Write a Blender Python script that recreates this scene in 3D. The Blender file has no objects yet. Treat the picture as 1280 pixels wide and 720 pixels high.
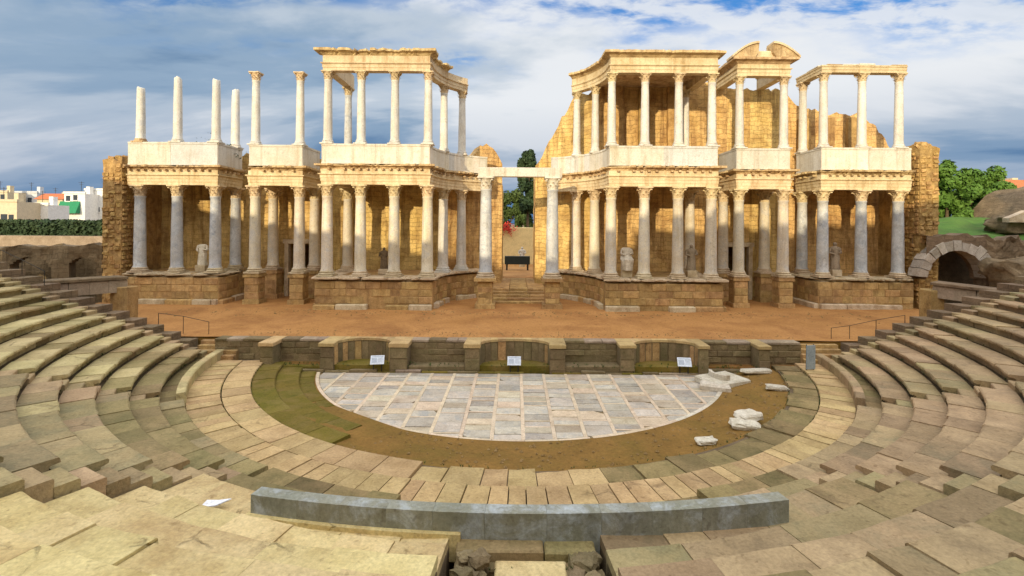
import bpy, math, random
from mathutils import Matrix, Vector, noise
random.seed(7)
R = math.radians
sc = bpy.context.scene
COL = sc.collection

# ------------------------------------------------------------ camera, sky, sun
CAMX, CAMY, CAMZ, FPX = -0.23, -27.9, 7.6, 620.0
cam = bpy.data.cameras.new('camera'); camo = bpy.data.objects.new('camera', cam); COL.objects.link(camo)
camo.location = (CAMX, CAMY, CAMZ)
camo.rotation_mode = 'XYZ'
camo.matrix_world = Matrix.Translation((CAMX, CAMY, CAMZ)) @ Matrix.Rotation(R(90), 4, 'X') @ Matrix.Rotation(0.0073, 4, 'Z')
cam.sensor_width = 36.0
cam.lens = 36.0*FPX/1280.0
cam.shift_x = -5.0/1280
cam.shift_y = -80.0/1280
cam.clip_end = 9000
sc.camera = camo

SUN_EL, SUN_AZ = R(12.5), R(20)      # low sun behind the camera and to its left
sun = bpy.data.lights.new('sun', 'SUN'); suno = bpy.data.objects.new('sun', sun); COL.objects.link(suno)
sun.energy = 3.7; sun.angle = R(0.6); sun.color = (1.0, 0.83, 0.54)
sdir = Vector((-math.sin(SUN_AZ)*math.cos(SUN_EL), -math.cos(SUN_AZ)*math.cos(SUN_EL), math.sin(SUN_EL)))
suno.rotation_euler = sdir.to_track_quat('Z', 'Y').to_euler()

world = bpy.data.worlds.new('World'); sc.world = world; world.use_nodes = True
SEED_A, SEED_B = 52.5, 37.4
def build_world():
    nt = world.node_tree; N = nt.nodes; L = nt.links; N.clear()
    out = N.new('ShaderNodeOutputWorld'); bg = N.new('ShaderNodeBackground')
    sky = N.new('ShaderNodeTexSky'); sky.sky_type = 'NISHITA'; sky.sun_disc = False
    sky.sun_elevation = SUN_EL; sky.sun_rotation = R(180)+SUN_AZ
    sky.altitude = 200; sky.air_density = 1.2; sky.dust_density = 0.4; sky.ozone_density = 2.5
    tc = N.new('ShaderNodeTexCoord'); sep = N.new('ShaderNodeSeparateXYZ'); L.new(tc.outputs['Generated'], sep.inputs[0])
    def m(op, a, b=None, clamp=False):
        n = N.new('ShaderNodeMath'); n.operation = op; n.use_clamp = clamp
        for i, v in enumerate((a, b)):
            if v is None: continue
            if isinstance(v, (int, float)): n.inputs[i].default_value = v
            else: L.new(v, n.inputs[i])
        return n.outputs[0]
    z = m('MAXIMUM', sep.outputs['Z'], 0.0)
    den = m('ADD', z, 0.22)
    cx = m('DIVIDE', sep.outputs['X'], den); cy = m('DIVIDE', sep.outputs['Y'], den)
    cmb = N.new('ShaderNodeCombineXYZ'); L.new(cx, cmb.inputs[0]); L.new(cy, cmb.inputs[1])
    def fbm(scale, det, rough, loc, rot, sc_, dist=0.0):
        mp = N.new('ShaderNodeMapping'); mp.inputs['Location'].default_value = loc
        mp.inputs['Rotation'].default_value = (0, 0, rot); mp.inputs['Scale'].default_value = sc_
        L.new(cmb.outputs[0], mp.inputs[0])
        n = N.new('ShaderNodeTexNoise'); n.inputs['Scale'].default_value = scale; n.inputs['Detail'].default_value = det
        n.inputs['Roughness'].default_value = rough; n.inputs['Distortion'].default_value = dist
        L.new(mp.outputs[0], n.inputs['Vector']); return n.outputs['Fac']
    def ramp(f, stops):
        r = N.new('ShaderNodeValToRGB'); r.color_ramp.interpolation = 'EASE'; e = r.color_ramp.elements
        while len(e) < len(stops): e.new(0.5)
        for i, (p, c) in enumerate(stops): e[i].position = p; e[i].color = (*c, 1)
        L.new(f, r.inputs[0]); return r.outputs[0]
    big = fbm(0.9, 5, 0.50, (SEED_A, 1.9, 0), 0.30, (0.8, 1.5, 1), 0.35)
    cover = ramp(big, [(0.37, (0, 0, 0)), (0.53, (1, 1, 1))])
    small = fbm(7.0, 5, 0.6, (1.7, 4.2, 0), 0.4, (0.8, 1.3, 1), 0.2)
    cov2 = ramp(small, [(0.36, (0, 0, 0)), (0.60, (1, 1, 1))])
    gap = m('MULTIPLY', m('SUBTRACT', 1.0, cover), m('SUBTRACT', 1.0, m('MULTIPLY', cov2, 0.85)))
    gap = m('MULTIPLY', gap, m('MULTIPLY', m('SUBTRACT', z, 0.24), 12.0, True), True)   # gaps close up towards the horizon
    shade = fbm(0.6, 7, 0.55, (SEED_B, 0.4, 0), 0.22, (0.8, 1.7, 1), 0.35)
    shade2 = m('ADD', shade, m('MULTIPLY', m('SUBTRACT', z, 0.25), 0.35))
    cloud = ramp(shade2, [(0.28, (0.95, 1.75, 2.95)), (0.36, (2.1, 2.95, 4.0)), (0.44, (3.7, 4.3, 5.0)), (0.54, (5.9, 6.1, 6.35))])
    mix = N.new('ShaderNodeMix'); mix.data_type = 'RGBA'
    L.new(gap, mix.inputs['Factor']); L.new(cloud, mix.inputs['A'])
    skyb = N.new('ShaderNodeVectorMath'); skyb.operation = 'MULTIPLY'; skyb.inputs[1].default_value = (0.35, 0.72, 1.15)
    L.new(sky.outputs[0], skyb.inputs[0]); L.new(skyb.outputs[0], mix.inputs['B'])
    hz = N.new('ShaderNodeMix'); hz.data_type = 'RGBA'
    hf = m('MULTIPLY', m('SUBTRACT', 1.0, m('MULTIPLY', z, 4.2), True), 0.62)
    L.new(hf, hz.inputs['Factor']); L.new(mix.outputs['Result'], hz.inputs['A'])
    hz.inputs['B'].default_value = (0.50, 1.25, 2.6, 1)
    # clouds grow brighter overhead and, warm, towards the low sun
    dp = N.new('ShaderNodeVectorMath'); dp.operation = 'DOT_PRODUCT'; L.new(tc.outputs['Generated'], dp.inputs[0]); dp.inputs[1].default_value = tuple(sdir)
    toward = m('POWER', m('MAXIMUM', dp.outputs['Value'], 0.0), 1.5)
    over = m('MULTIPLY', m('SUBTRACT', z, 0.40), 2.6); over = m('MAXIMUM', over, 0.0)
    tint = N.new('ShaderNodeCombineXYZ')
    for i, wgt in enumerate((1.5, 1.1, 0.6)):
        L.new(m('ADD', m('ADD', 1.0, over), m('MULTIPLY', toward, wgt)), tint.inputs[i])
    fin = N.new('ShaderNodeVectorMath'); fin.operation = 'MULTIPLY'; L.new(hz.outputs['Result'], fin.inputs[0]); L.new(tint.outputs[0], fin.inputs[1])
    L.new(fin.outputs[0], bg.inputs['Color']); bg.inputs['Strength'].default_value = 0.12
    L.new(bg.outputs[0], out.inputs[0])
build_world()
sc.view_settings.view_transform = 'Standard'; sc.view_settings.look = 'None'
sc.view_settings.exposure = 0.22; sc.view_settings.gamma = 1.0; sc.view_settings.use_curve_mapping = False
sc.render.engine = 'CYCLES'

# ------------------------------------------------------------ materials
def lin(c):
    return tuple(((v/255)/12.92 if v/255 <= 0.04045 else ((v/255+0.055)/1.055)**2.4) for v in c)
def stone(name, c1, c2, scale=1.2, bump=0.25, objvar=0.12, dirt=None, dirt_amt=0.5, dirt_scale=0.35, rough=0.85, course=None, fine=14.0, huevar=0.02, vein=None, cracks=0.0, streak=None):
    mt = bpy.data.materials.new(name); mt.use_nodes = True
    nt = mt.node_tree; N = nt.nodes; L = nt.links
    b = N['Principled BSDF']; b.inputs['Roughness'].default_value = rough
    b.inputs['Specular IOR Level'].default_value = 0.25
    g0 = N.new('ShaderNodeNewGeometry'); oi = N.new('ShaderNodeObjectInfo')
    ofs = N.new('ShaderNodeVectorMath'); ofs.operation = 'SCALE'; ofs.inputs[0].default_value = (37.0, 23.0, 11.0 if not course else 0.0); L.new(oi.outputs['Random'], ofs.inputs['Scale'])
    gp = N.new('ShaderNodeVectorMath'); gp.operation = 'ADD'; L.new(g0.outputs['Position'], gp.inputs[0]); L.new(ofs.outputs[0], gp.inputs[1])
    class g: outputs = {'Position': gp.outputs[0]}
    def nz(s, d=6, r=0.62, dist=0.0, off=None):
        n = N.new('ShaderNodeTexNoise'); n.inputs['Scale'].default_value = s; n.inputs['Detail'].default_value = d
        n.inputs['Roughness'].default_value = r; n.inputs['Distortion'].default_value = dist
        if off is None: L.new(g.outputs['Position'], n.inputs['Vector'])
        else:
            v = N.new('ShaderNodeVectorMath'); v.operation = 'ADD'; L.new(g.outputs['Position'], v.inputs[0]); v.inputs[1].default_value = off
            L.new(v.outputs[0], n.inputs['Vector'])
        return n.outputs['Fac']
    def rmp(f, lo, hi):
        r = N.new('ShaderNodeMapRange'); r.inputs['From Min'].default_value = lo; r.inputs['From Max'].default_value = hi; r.clamp = True
        L.new(f, r.inputs['Value']); return r.outputs[0]
    def mixc(f, a, bb, blend='MIX'):
        n = N.new('ShaderNodeMix'); n.data_type = 'RGBA'; n.blend_type = blend
        if isinstance(f, float): n.inputs['Factor'].default_value = f
        else: L.new(f, n.inputs['Factor'])
        for s, v in (('A', a), ('B', bb)):
            if isinstance(v, tuple): n.inputs[s].default_value = (*v[:3], 1)
            else: L.new(v, n.inputs[s])
        return n.outputs['Result']
    n1 = nz(scale); col = mixc(rmp(n1, 0.32, 0.68), c1, c2)
    if vein:
        vn = nz(vein[1], 8, 0.7, 1.5, (3.1, 7.7, 1.3)); col = mixc(rmp(vn, 0.48, 0.66), col, vein[0])
    if dirt:
        dn = nz(dirt_scale*3, 7, 0.68, 0.4, (11.0, 3.0, 5.0))
        dm = N.new('ShaderNodeMath'); dm.operation = 'MULTIPLY'; L.new(rmp(dn, 0.46, 0.66), dm.inputs[0]); dm.inputs[1].default_value = dirt_amt
        col = mixc(dm.outputs[0], col, dirt)
    if streak:
        sv = N.new('ShaderNodeMapping'); sv.inputs['Scale'].default_value = (2.6, 2.6, 0.22); L.new(g.outputs['Position'], sv.inputs[0])
        sn = N.new('ShaderNodeTexNoise'); sn.inputs['Scale'].default_value = 1.0; sn.inputs['Detail'].default_value = 6; sn.inputs['Roughness'].default_value = 0.65; L.new(sv.outputs[0], sn.inputs['Vector'])
        sm_ = N.new('ShaderNodeMath'); sm_.operation = 'MULTIPLY'; L.new(rmp(sn.outputs['Fac'], 0.50, 0.66), sm_.inputs[0]); sm_.inputs[1].default_value = streak[1]
        col = mixc(sm_.outputs[0], col, streak[0])
    fn = nz(fine, 4, 0.7)
    col = mixc(0.45, col, mixc(rmp(fn, 0.3, 0.7), (0.50, 0.46, 0.42), (1.30, 1.27, 1.22)), 'MULTIPLY')
    pn_ = nz(fine*0.45, 3, 0.55, 0.6, (5.0, 9.0, 2.0))
    col = mixc(rmp(pn_, 0.60, 0.72), col, mixc(0.5, col, (0.42, 0.36, 0.30), 'MULTIPLY'))
    crk = None
    if cracks:
        vo = N.new('ShaderNodeTexVoronoi'); vo.feature = 'DISTANCE_TO_EDGE'; vo.inputs['Scale'].default_value = cracks
        wv = N.new('ShaderNodeTexNoise'); wv.inputs['Scale'].default_value = 2.2; wv.inputs['Detail'].default_value = 5; L.new(g.outputs['Position'], wv.inputs['Vector'])
        wa = N.new('ShaderNodeVectorMath'); wa.operation = 'SCALE'; wa.inputs['Scale'].default_value = 0.55; L.new(wv.outputs['Color'], wa.inputs[0])
        wb = N.new('ShaderNodeVectorMath'); wb.operation = 'ADD'; L.new(g.outputs['Position'], wb.inputs[0]); L.new(wa.outputs[0], wb.inputs[1]); L.new(wb.outputs[0], vo.inputs['Vector'])
        cm_ = rmp(vo.outputs['Distance'], 0.030, 0.004); gate = rmp(nz(0.8, 3, 0.5, 0, (8.0, 1.0, 4.0)), 0.54, 0.66)
        cr = N.new('ShaderNodeMath'); cr.operation = 'MULTIPLY'; L.new(cm_, cr.inputs[0]); L.new(gate, cr.inputs[1]); crk = cr.outputs[0]
        ck = N.new('ShaderNodeMath'); ck.operation = 'MULTIPLY'; L.new(crk, ck.inputs[0]); ck.inputs[1].default_value = 0.40
        col = mixc(ck.outputs[0], col, (0.10, 0.07, 0.035))
    h = N.new('ShaderNodeHueSaturation')
    r1 = N.new('ShaderNodeMapRange'); L.new(oi.outputs['Random'], r1.inputs['Value']); r1.inputs['To Min'].default_value = 1-objvar*1.6; r1.inputs['To Max'].default_value = 1+objvar
    L.new(r1.outputs[0], h.inputs['Value'])
    fr = N.new('ShaderNodeMath'); fr.operation = 'MULTIPLY'; L.new(oi.outputs['Random'], fr.inputs[0]); fr.inputs[1].default_value = 17.3
    fr2 = N.new('ShaderNodeMath'); fr2.operation = 'FRACT'; L.new(fr.outputs[0], fr2.inputs[0])
    r2 = N.new('ShaderNodeMapRange'); L.new(fr2.outputs[0], r2.inputs['Value']); r2.inputs['To Min'].default_value = 0.5-huevar*0.45; r2.inputs['To Max'].default_value = 0.5+huevar*0.45
    L.new(r2.outputs[0], h.inputs['Hue']); L.new(col, h.inputs['Color']); h.inputs['Saturation'].default_value = 1.0
    col = h.outputs[0]
    hgt = N.new('ShaderNodeMath'); hgt.operation = 'ADD'
    L.new(nz(scale*4, 8, 0.7), hgt.inputs[0])
    fm = N.new('ShaderNodeMath'); fm.operation = 'MULTIPLY'; fm.inputs[1].default_value = 0.5; L.new(fn, fm.inputs[0]); L.new(fm.outputs[0], hgt.inputs[1])
    hh = hgt.outputs[0]
    if crk is not None:
        cs_ = N.new('ShaderNodeMath'); cs_.operation = 'SUBTRACT'; L.new(hh, cs_.inputs[0]); L.new(crk, cs_.inputs[1]); hh = cs_.outputs[0]
    if course:   # faint masonry coursing too fine to pick apart
        br = N.new('ShaderNodeTexBrick'); br.inputs['Scale'].default_value = 1.0
        br.inputs['Brick Width'].default_value = course[0]; br.inputs['Row Height'].default_value = course[1]
        br.inputs['Mortar Size'].default_value = 0.014; br.inputs['Mortar Smooth'].default_value = 0.4
        sx = N.new('ShaderNodeSeparateXYZ'); L.new(g.outputs['Position'], sx.inputs[0])
        ad = N.new('ShaderNodeMath'); ad.operation = 'ADD'; L.new(sx.outputs['X'], ad.inputs[0]); L.new(sx.outputs['Y'], ad.inputs[1])
        cb = N.new('ShaderNodeCombineXYZ'); L.new(ad.outputs[0], cb.inputs[0]); L.new(sx.outputs['Z'], cb.inputs[1])
        wob = N.new('ShaderNodeVectorMath'); wob.operation = 'ADD'; L.new(cb.outputs[0], wob.inputs[0])
        wn = N.new('ShaderNodeTexNoise'); wn.inputs['Scale'].default_value = 1.3; L.new(g.outputs['Position'], wn.inputs['Vector'])
        ws = N.new('ShaderNodeVectorMath'); ws.operation = 'SCALE'; ws.inputs['Scale'].default_value = 0.5; L.new(wn.outputs['Color'], ws.inputs[0]); L.new(ws.outputs[0], wob.inputs[1])
        L.new(wob.outputs[0], br.inputs['Vector'])
        br.inputs['Color1'].default_value = (0.80, 0.78, 0.74, 1); br.inputs['Color2'].default_value = (1.16, 1.12, 1.06, 1); br.inputs['Mortar'].default_value = (0.55, 0.5, 0.43, 1)
        col = mixc(0.42, col, br.outputs['Color'], 'MULTIPLY')
        ms = N.new('ShaderNodeMath'); ms.operation = 'SUBTRACT'; L.new(hh, ms.inputs[0]); L.new(br.outputs['Fac'], ms.inputs[1]); hh = ms.outputs[0]
    L.new(col, b.inputs['Base Color'])
    bp = N.new('ShaderNodeBump'); bp.inputs['Strength'].default_value = min(1.0, bump*2); bp.inputs['Distance'].default_value = 0.05
    L.new(hh, bp.inputs['Height']); L.new(bp.outputs[0], b.inputs['Normal'])
    return mt
def plain(name, c, rough=0.6, metal=0.0, var=0.1):
    return stone(name, tuple(v*(1-var) for v in c), tuple(v*(1+var) for v in c), 2.0, 0.04, 0.03, rough=rough, huevar=0.004)
M = {}
M['gold'] = stone('golden_stone_wall', (0.60, 0.40, 0.14), (0.77, 0.56, 0.25), 0.9, 0.45, 0.05, (0.25, 0.13, 0.05), 0.65, 0.22, course=(0.72, 0.36), streak=((0.24, 0.13, 0.05), 0.7))
M['rubble'] = stone('rubble_masonry', (0.42, 0.26, 0.09), (0.64, 0.43, 0.18), 2.4, 0.6, 0.10, (0.20, 0.11, 0.05), 0.7, 0.5, streak=((0.18, 0.10, 0.04), 0.5))
M['podium'] = stone('podium_granite', (0.42, 0.265, 0.105), (0.58, 0.40, 0.185), 2.0, 0.45, 0.14, (0.22, 0.13, 0.06), 0.65, 0.4, streak=((0.20, 0.12, 0.06), 0.5))
M['podcap'] = stone('podium_cap_marble', (0.50, 0.41, 0.28), (0.66, 0.56, 0.40), 1.6, 0.3, 0.06, (0.28, 0.18, 0.09), 0.6, 0.4)
M['cream'] = stone('cream_marble', (0.60, 0.49, 0.31), (0.74, 0.63, 0.43), 0.9, 0.22, 0.05, (0.46, 0.31, 0.14), 0.55, 0.3, streak=((0.36, 0.24, 0.11), 0.6))
M['attic'] = stone('white_attic_marble', (0.63, 0.60, 0.53), (0.74, 0.71, 0.63), 0.7, 0.1, 0.10, (0.55, 0.45, 0.28), 0.40, 0.25, rough=0.65, streak=((0.42, 0.35, 0.24), 0.55))
M['atticgrey'] = stone('grey_attic_marble', (0.54, 0.55, 0.55), (0.66, 0.67, 0.66), 0.8, 0.1, 0.08, (0.44, 0.40, 0.32), 0.4, 0.3, rough=0.6, streak=((0.36, 0.33, 0.27), 0.5))
M['cornice'] = stone('weathered_cornice', (0.52, 0.37, 0.19), (0.68, 0.53, 0.31), 1.8, 0.6, 0.06, (0.26, 0.15, 0.07), 0.7, 0.5, streak=((0.22, 0.13, 0.06), 0.6))
M['shaft'] = stone('cream_column_marble', (0.58, 0.52, 0.40), (0.72, 0.66, 0.54), 0.8, 0.1, 0.06, (0.50, 0.40, 0.25), 0.45, 0.3, rough=0.55, vein=((0.55, 0.54, 0.52), 1.1), streak=((0.40, 0.33, 0.22), 0.5))
M['grey'] = stone('blue_grey_marble', (0.46, 0.49, 0.52), (0.62, 0.64, 0.65), 0.9, 0.1, 0.05, (0.42, 0.36, 0.27), 0.4, 0.35, rough=0.5, vein=((0.34, 0.38, 0.44), 1.3), streak=((0.36, 0.34, 0.30), 0.45))
M['white'] = stone('white_marble', (0.62, 0.60, 0.55), (0.75, 0.73, 0.68), 0.9, 0.1, 0.06, (0.52, 0.45, 0.34), 0.45, 0.35, rough=0.55, vein=((0.56, 0.57, 0.58), 1.0), streak=((0.42, 0.38, 0.31), 0.5))
M['capital'] = stone('capital_marble', (0.60, 0.47, 0.28), (0.76, 0.63, 0.42), 3.0, 0.4, 0.05, (0.30, 0.20, 0.10), 0.5, 0.8)
M['earth'] = stone('ochre_sand', (0.38, 0.195, 0.06), (0.47, 0.25, 0.085), 0.35, 0.3, 0.0, (0.27, 0.125, 0.04), 0.75, 0.13, rough=0.95, fine=9)
M['dirt'] = stone('brown_earth', (0.185, 0.097, 0.024), (0.26, 0.135, 0.036), 0.8, 0.4, 0.0, (0.16, 0.105, 0.022), 0.6, 0.20, rough=0.95, fine=10)
M['moss'] = stone('mossy_step', (0.115, 0.10, 0.012), (0.18, 0.135, 0.022), 0.9, 0.4, 0.08, (0.26, 0.18, 0.07), 0.5, 0.3, rough=0.95)
M['slab'] = stone('beige_paving', (0.44, 0.31, 0.145), (0.56, 0.41, 0.21), 0.9, 0.25, 0.11, (0.24, 0.155, 0.07), 0.55, 0.25, cracks=0.55)
M['slabdark'] = stone('mossy_paving', (0.20, 0.15, 0.065), (0.30, 0.225, 0.105), 1.0, 0.35, 0.14, (0.12, 0.105, 0.04), 0.7, 0.35, cracks=0.55)
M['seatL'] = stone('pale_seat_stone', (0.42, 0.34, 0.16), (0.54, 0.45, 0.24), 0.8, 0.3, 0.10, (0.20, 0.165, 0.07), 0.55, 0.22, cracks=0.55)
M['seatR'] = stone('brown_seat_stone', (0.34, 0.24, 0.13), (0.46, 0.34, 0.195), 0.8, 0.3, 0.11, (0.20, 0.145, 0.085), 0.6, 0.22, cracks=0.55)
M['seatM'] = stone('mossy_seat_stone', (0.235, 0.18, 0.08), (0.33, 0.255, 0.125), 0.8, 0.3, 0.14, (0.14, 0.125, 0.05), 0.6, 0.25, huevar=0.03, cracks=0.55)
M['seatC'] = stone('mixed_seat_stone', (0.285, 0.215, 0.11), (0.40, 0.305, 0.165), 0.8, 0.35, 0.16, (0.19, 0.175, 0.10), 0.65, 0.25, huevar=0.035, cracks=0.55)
M['bright'] = stone('restored_sandstone', (0.60, 0.475, 0.22), (0.74, 0.61, 0.32), 0.9, 0.45, 0.07, (0.40, 0.27, 0.11), 0.7, 0.20, cracks=0.9)
M['core'] = stone('seat_core', (0.12, 0.09, 0.05), (0.18, 0.135, 0.08), 1.5, 0.5, 0.0)
M['parapet'] = stone('blue_grey_parapet', (0.22, 0.23, 0.18), (0.33, 0.34, 0.29), 1.0, 0.15, 0.03, (0.19, 0.18, 0.12), 0.6, 0.4, rough=0.32, vein=((0.42, 0.47, 0.50), 1.2), streak=((0.15, 0.15, 0.11), 0.4))
M['mgrey'] = stone('grey_marble_slab', (0.46, 0.415, 0.345), (0.60, 0.55, 0.465), 1.3, 0.15, 0.17, (0.34, 0.28, 0.20), 0.5, 0.5, rough=0.45, huevar=0.03, vein=((0.36, 0.36, 0.35), 1.5))
M['mwarm'] = stone('warm_marble_slab', (0.47, 0.40, 0.30), (0.60, 0.53, 0.41), 1.3, 0.15, 0.15, (0.32, 0.23, 0.14), 0.5, 0.5, rough=0.45, huevar=0.03)
M['mrose'] = stone('rosy_marble_strip', (0.62, 0.50, 0.36), (0.72, 0.60, 0.45), 1.3, 0.15, 0.07, (0.40, 0.29, 0.19), 0.5, 0.5, rough=0.5)
M['frag'] = stone('fallen_marble', (0.60, 0.55, 0.45), (0.74, 0.69, 0.59), 2.5, 0.4, 0.08, (0.40, 0.32, 0.2), 0.5, 0.8, rough=0.6)
M['brownwall'] = stone('brown_ruin_wall', (0.17, 0.12, 0.075), (0.27, 0.20, 0.125), 1.2, 0.6, 0.06, (0.11, 0.085, 0.05), 0.6, 0.3, course=(0.8, 0.36))
M['beam'] = stone('granite_beam', (0.30, 0.235, 0.17), (0.40, 0.32, 0.24), 1.5, 0.4, 0.08, (0.2, 0.15, 0.1), 0.5, 0.4)
M['vouss'] = stone('pale_voussoir', (0.42, 0.37, 0.31), (0.55, 0.50, 0.43), 2.2, 0.4, 0.12, (0.3, 0.24, 0.17), 0.5, 0.5)
M['stagewall'] = stone('stage_front_stone', (0.17, 0.13, 0.07), (0.27, 0.205, 0.115), 1.6, 0.45, 0.12, (0.13, 0.115, 0.05), 0.6, 0.4)
M['grass'] = stone('grass', (0.045, 0.11, 0.015), (0.09, 0.19, 0.025), 0.6, 0.5, 0.0, (0.10, 0.10, 0.04), 0.4, 0.15, rough=0.9)
M['ground'] = stone('dry_ground', (0.20, 0.14, 0.075), (0.28, 0.20, 0.11), 0.05, 0.3, 0.0, (0.10, 0.12, 0.04), 0.6, 0.02, rough=0.95)
M['leafA'] = stone('bright_foliage', (0.06, 0.14, 0.02), (0.11, 0.22, 0.035), 0.8, 0.0, 0.0, rough=0.7)
M['leafB'] = stone('dark_foliage', (0.025, 0.05, 0.02), (0.05, 0.08, 0.03), 0.8, 0.0, 0.0, rough=0.7)
M['leafC'] = stone('mid_foliage', (0.05, 0.085, 0.02), (0.09, 0.13, 0.035), 0.8, 0.0, 0.0, rough=0.7)
M['bark'] = stone('bark', (0.09, 0.06, 0.035), (0.14, 0.10, 0.06), 4, 0.4, 0.0)
M['metal'] = plain('dark_metal', (0.03, 0.028, 0.026), 0.5)
M['board'] = plain('sign_board', (0.62, 0.68, 0.78), 0.35)
M['print'] = plain('sign_print', (0.42, 0.48, 0.58), 0.5)
M['glassy'] = plain('blue_grey_panel', (0.30, 0.36, 0.40), 0.3)
M['houseW'] = plain('white_render', (0.78, 0.78, 0.76), 0.8)
M['houseC'] = plain('beige_render', (0.62, 0.53, 0.38), 0.8)
M['courtwall'] = plain('sun_tinted_render', (0.78, 0.62, 0.32), 0.85)  # yellow warmth of sunlight put into the base colour; the wall stands in shade
M['houseY'] = plain('yellow_render', (0.75, 0.56, 0.12), 0.8)
M['houseG'] = plain('grey_render', (0.55, 0.58, 0.62), 0.8)
M['tile'] = stone('orange_roof_tile', (0.42, 0.13, 0.05), (0.52, 0.19, 0.08), 1.5, 0.3, 0.05)
M['window'] = plain('dark_window_glass', (0.05, 0.06, 0.075), 0.15)
M['green'] = plain('green_awning', (0.02, 0.22, 0.10), 0.6)
M['red'] = plain('red_flowers', (0.55, 0.05, 0.03), 0.7)
M['darkpanel'] = plain('dark_panel', (0.025, 0.035, 0.035), 0.5)
M['paper'] = plain('white_paper', (0.8, 0.82, 0.88), 0.6)

# ------------------------------------------------------------ helpers
WM = {}
def link(name, data, parent=None, mw=None):
    o = bpy.data.objects.new(name, data); COL.objects.link(o)
    mw = mw or Matrix.Identity(4); WM[o] = mw
    if parent is not None:
        o.parent = parent; o.matrix_basis = WM[parent].inverted() @ mw
    else: o.matrix_basis = mw
    return o
def T(x, y, z, rz=0.0, s=1.0): return Matrix.Translation((x, y, z)) @ Matrix.Rotation(rz, 4, 'Z') @ Matrix.Scale(s, 4)
def tag(o, label, cat, group=None):
    o['label'] = label; o['category'] = cat
    if group: o['group'] = group
    return o
def thing(name, label, cat, loc=(0, 0, 0), group=None):
    return tag(link(name, None, None, Matrix.Translation(loc)), label, cat, group)
def structure(o): o['kind'] = 'structure'; return o
class MB:
    def __init__(s): s.v = []; s.f = []
    def add(s, vs, fs):
        b = len(s.v); s.v += [tuple(v) for v in vs]; s.f += [tuple(i+b for i in f) for f in fs]
    def box(s, x0, x1, y0, y1, z0, z1):
        s.add([(x0,y0,z0),(x1,y0,z0),(x1,y1,z0),(x0,y1,z0),(x0,y0,z1),(x1,y0,z1),(x1,y1,z1),(x0,y1,z1)],
              [(0,3,2,1),(4,5,6,7),(0,1,5,4),(1,2,6,5),(2,3,7,6),(3,0,4,7)])
        return s
    def cbox(s, x0, x1, y0, y1, z0, z1, c=0.02, jit=0.0, rnd=random):
        # box with a chamfered top edge, corners slightly uneven
        j = lambda: rnd.uniform(-jit, jit)
        lo = [(x0+j(),y0+j(),z0),(x1+j(),y0+j(),z0),(x1+j(),y1+j(),z0),(x0+j(),y1+j(),z0)]
        hz = [j()*0.5 for _ in range(4)]
        mid = [(p[0], p[1], z1-c+h) for p, h in zip(lo, hz)]
        cx, cy = (x0+x1)/2, (y0+y1)/2
        top = [(p[0]+(c if p[0] < cx else -c), p[1]+(c if p[1] < cy else -c), z1+h) for p, h in zip(lo, hz)]
        f = [(0,3,2,1),(8,9,10,11)]
        for a in range(4):
            b = (a+1) % 4; f += [(a,b,b+4,a+4),(a+4,b+4,b+8,a+8)]
        s.add(lo+mid+top, f); return s
    def prism(s, poly, z0, z1):
        n = len(poly)
        if sum(poly[i][0]*poly[(i+1)%n][1]-poly[(i+1)%n][0]*poly[i][1] for i in range(n)) < 0: poly = poly[::-1]
        s.add([(p[0],p[1],z0) for p in poly]+[(p[0],p[1],z1) for p in poly],
              [tuple(range(n-1,-1,-1)), tuple(range(n,2*n))]+[(i,(i+1)%n,(i+1)%n+n,i+n) for i in range(n)])
        return s
    def arc(s, r0, r1, a0, a1, z0, z1, n=4, c=0.02, cy=0.0, jit=0.0, under=0.0):
        # curved block about (0,cy); angle measured from -Y towards +X; chamfered leading top edge
        j = [random.uniform(-jit, jit) for _ in range(4)]
        pr = [(r0,z0),(r0,z1-c),(r0+c,z1),(r1,z1),(r1,z0)]
        if under: pr = [(r0+under,z0),(r0+under*0.85,z1-0.14),(r0,z1-0.11),(r0,z1-c),(r0+c,z1),(r1,z1),(r1,z0)]
        m_ = len(pr); lead = set(range(m_-2)); top = set(k for k in range(m_) if pr[k][1] > z1-0.2)
        vs = []
        for i in range(n+1):
            t = i/n; a = a0+(a1-a0)*t
            dz = j[0]*(1-t)+j[1]*t; dr = j[2]*(1-t)+j[3]*t
            for k, (r, z) in enumerate(pr):
                rr = r+(dr if k in lead else 0); zz = z+(dz if k in top else 0)
                if jit > 0.015 and k in lead and k in top: rr += random.uniform(-0.3, 1.0)*jit*0.9; zz -= random.uniform(0, 0.7)*jit
                vs.append((rr*math.sin(a), cy-rr*math.cos(a), zz))
        fs = []
        for i in range(n):
            for k in range(m_):
                b = (k+1) % m_; fs.append((i*m_+k, i*m_+b, (i+1)*m_+b, (i+1)*m_+k))
        fs += [tuple(range(m_-1,-1,-1)), tuple(n*m_+k for k in range(m_))]
        s.add(vs, fs); return s
    def lathe(s, prof, seg=24, cx=0, cy=0, cz=0, sx=1, sy=1):
        vs = []; fs = []; n = len(prof)
        for r, z in prof:
            for k in range(seg):
                a = 2*math.pi*k/seg; vs.append((cx+sx*r*math.cos(a), cy+sy*r*math.sin(a), cz+z))
        for i in range(n-1):
            for k in range(seg):
                k2 = (k+1) % seg; fs.append((i*seg+k, i*seg+k2, (i+1)*seg+k2, (i+1)*seg+k))
        fs += [tuple(range(seg-1,-1,-1)), tuple((n-1)*seg+k for k in range(seg))]
        s.add(vs, fs); return s
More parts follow.
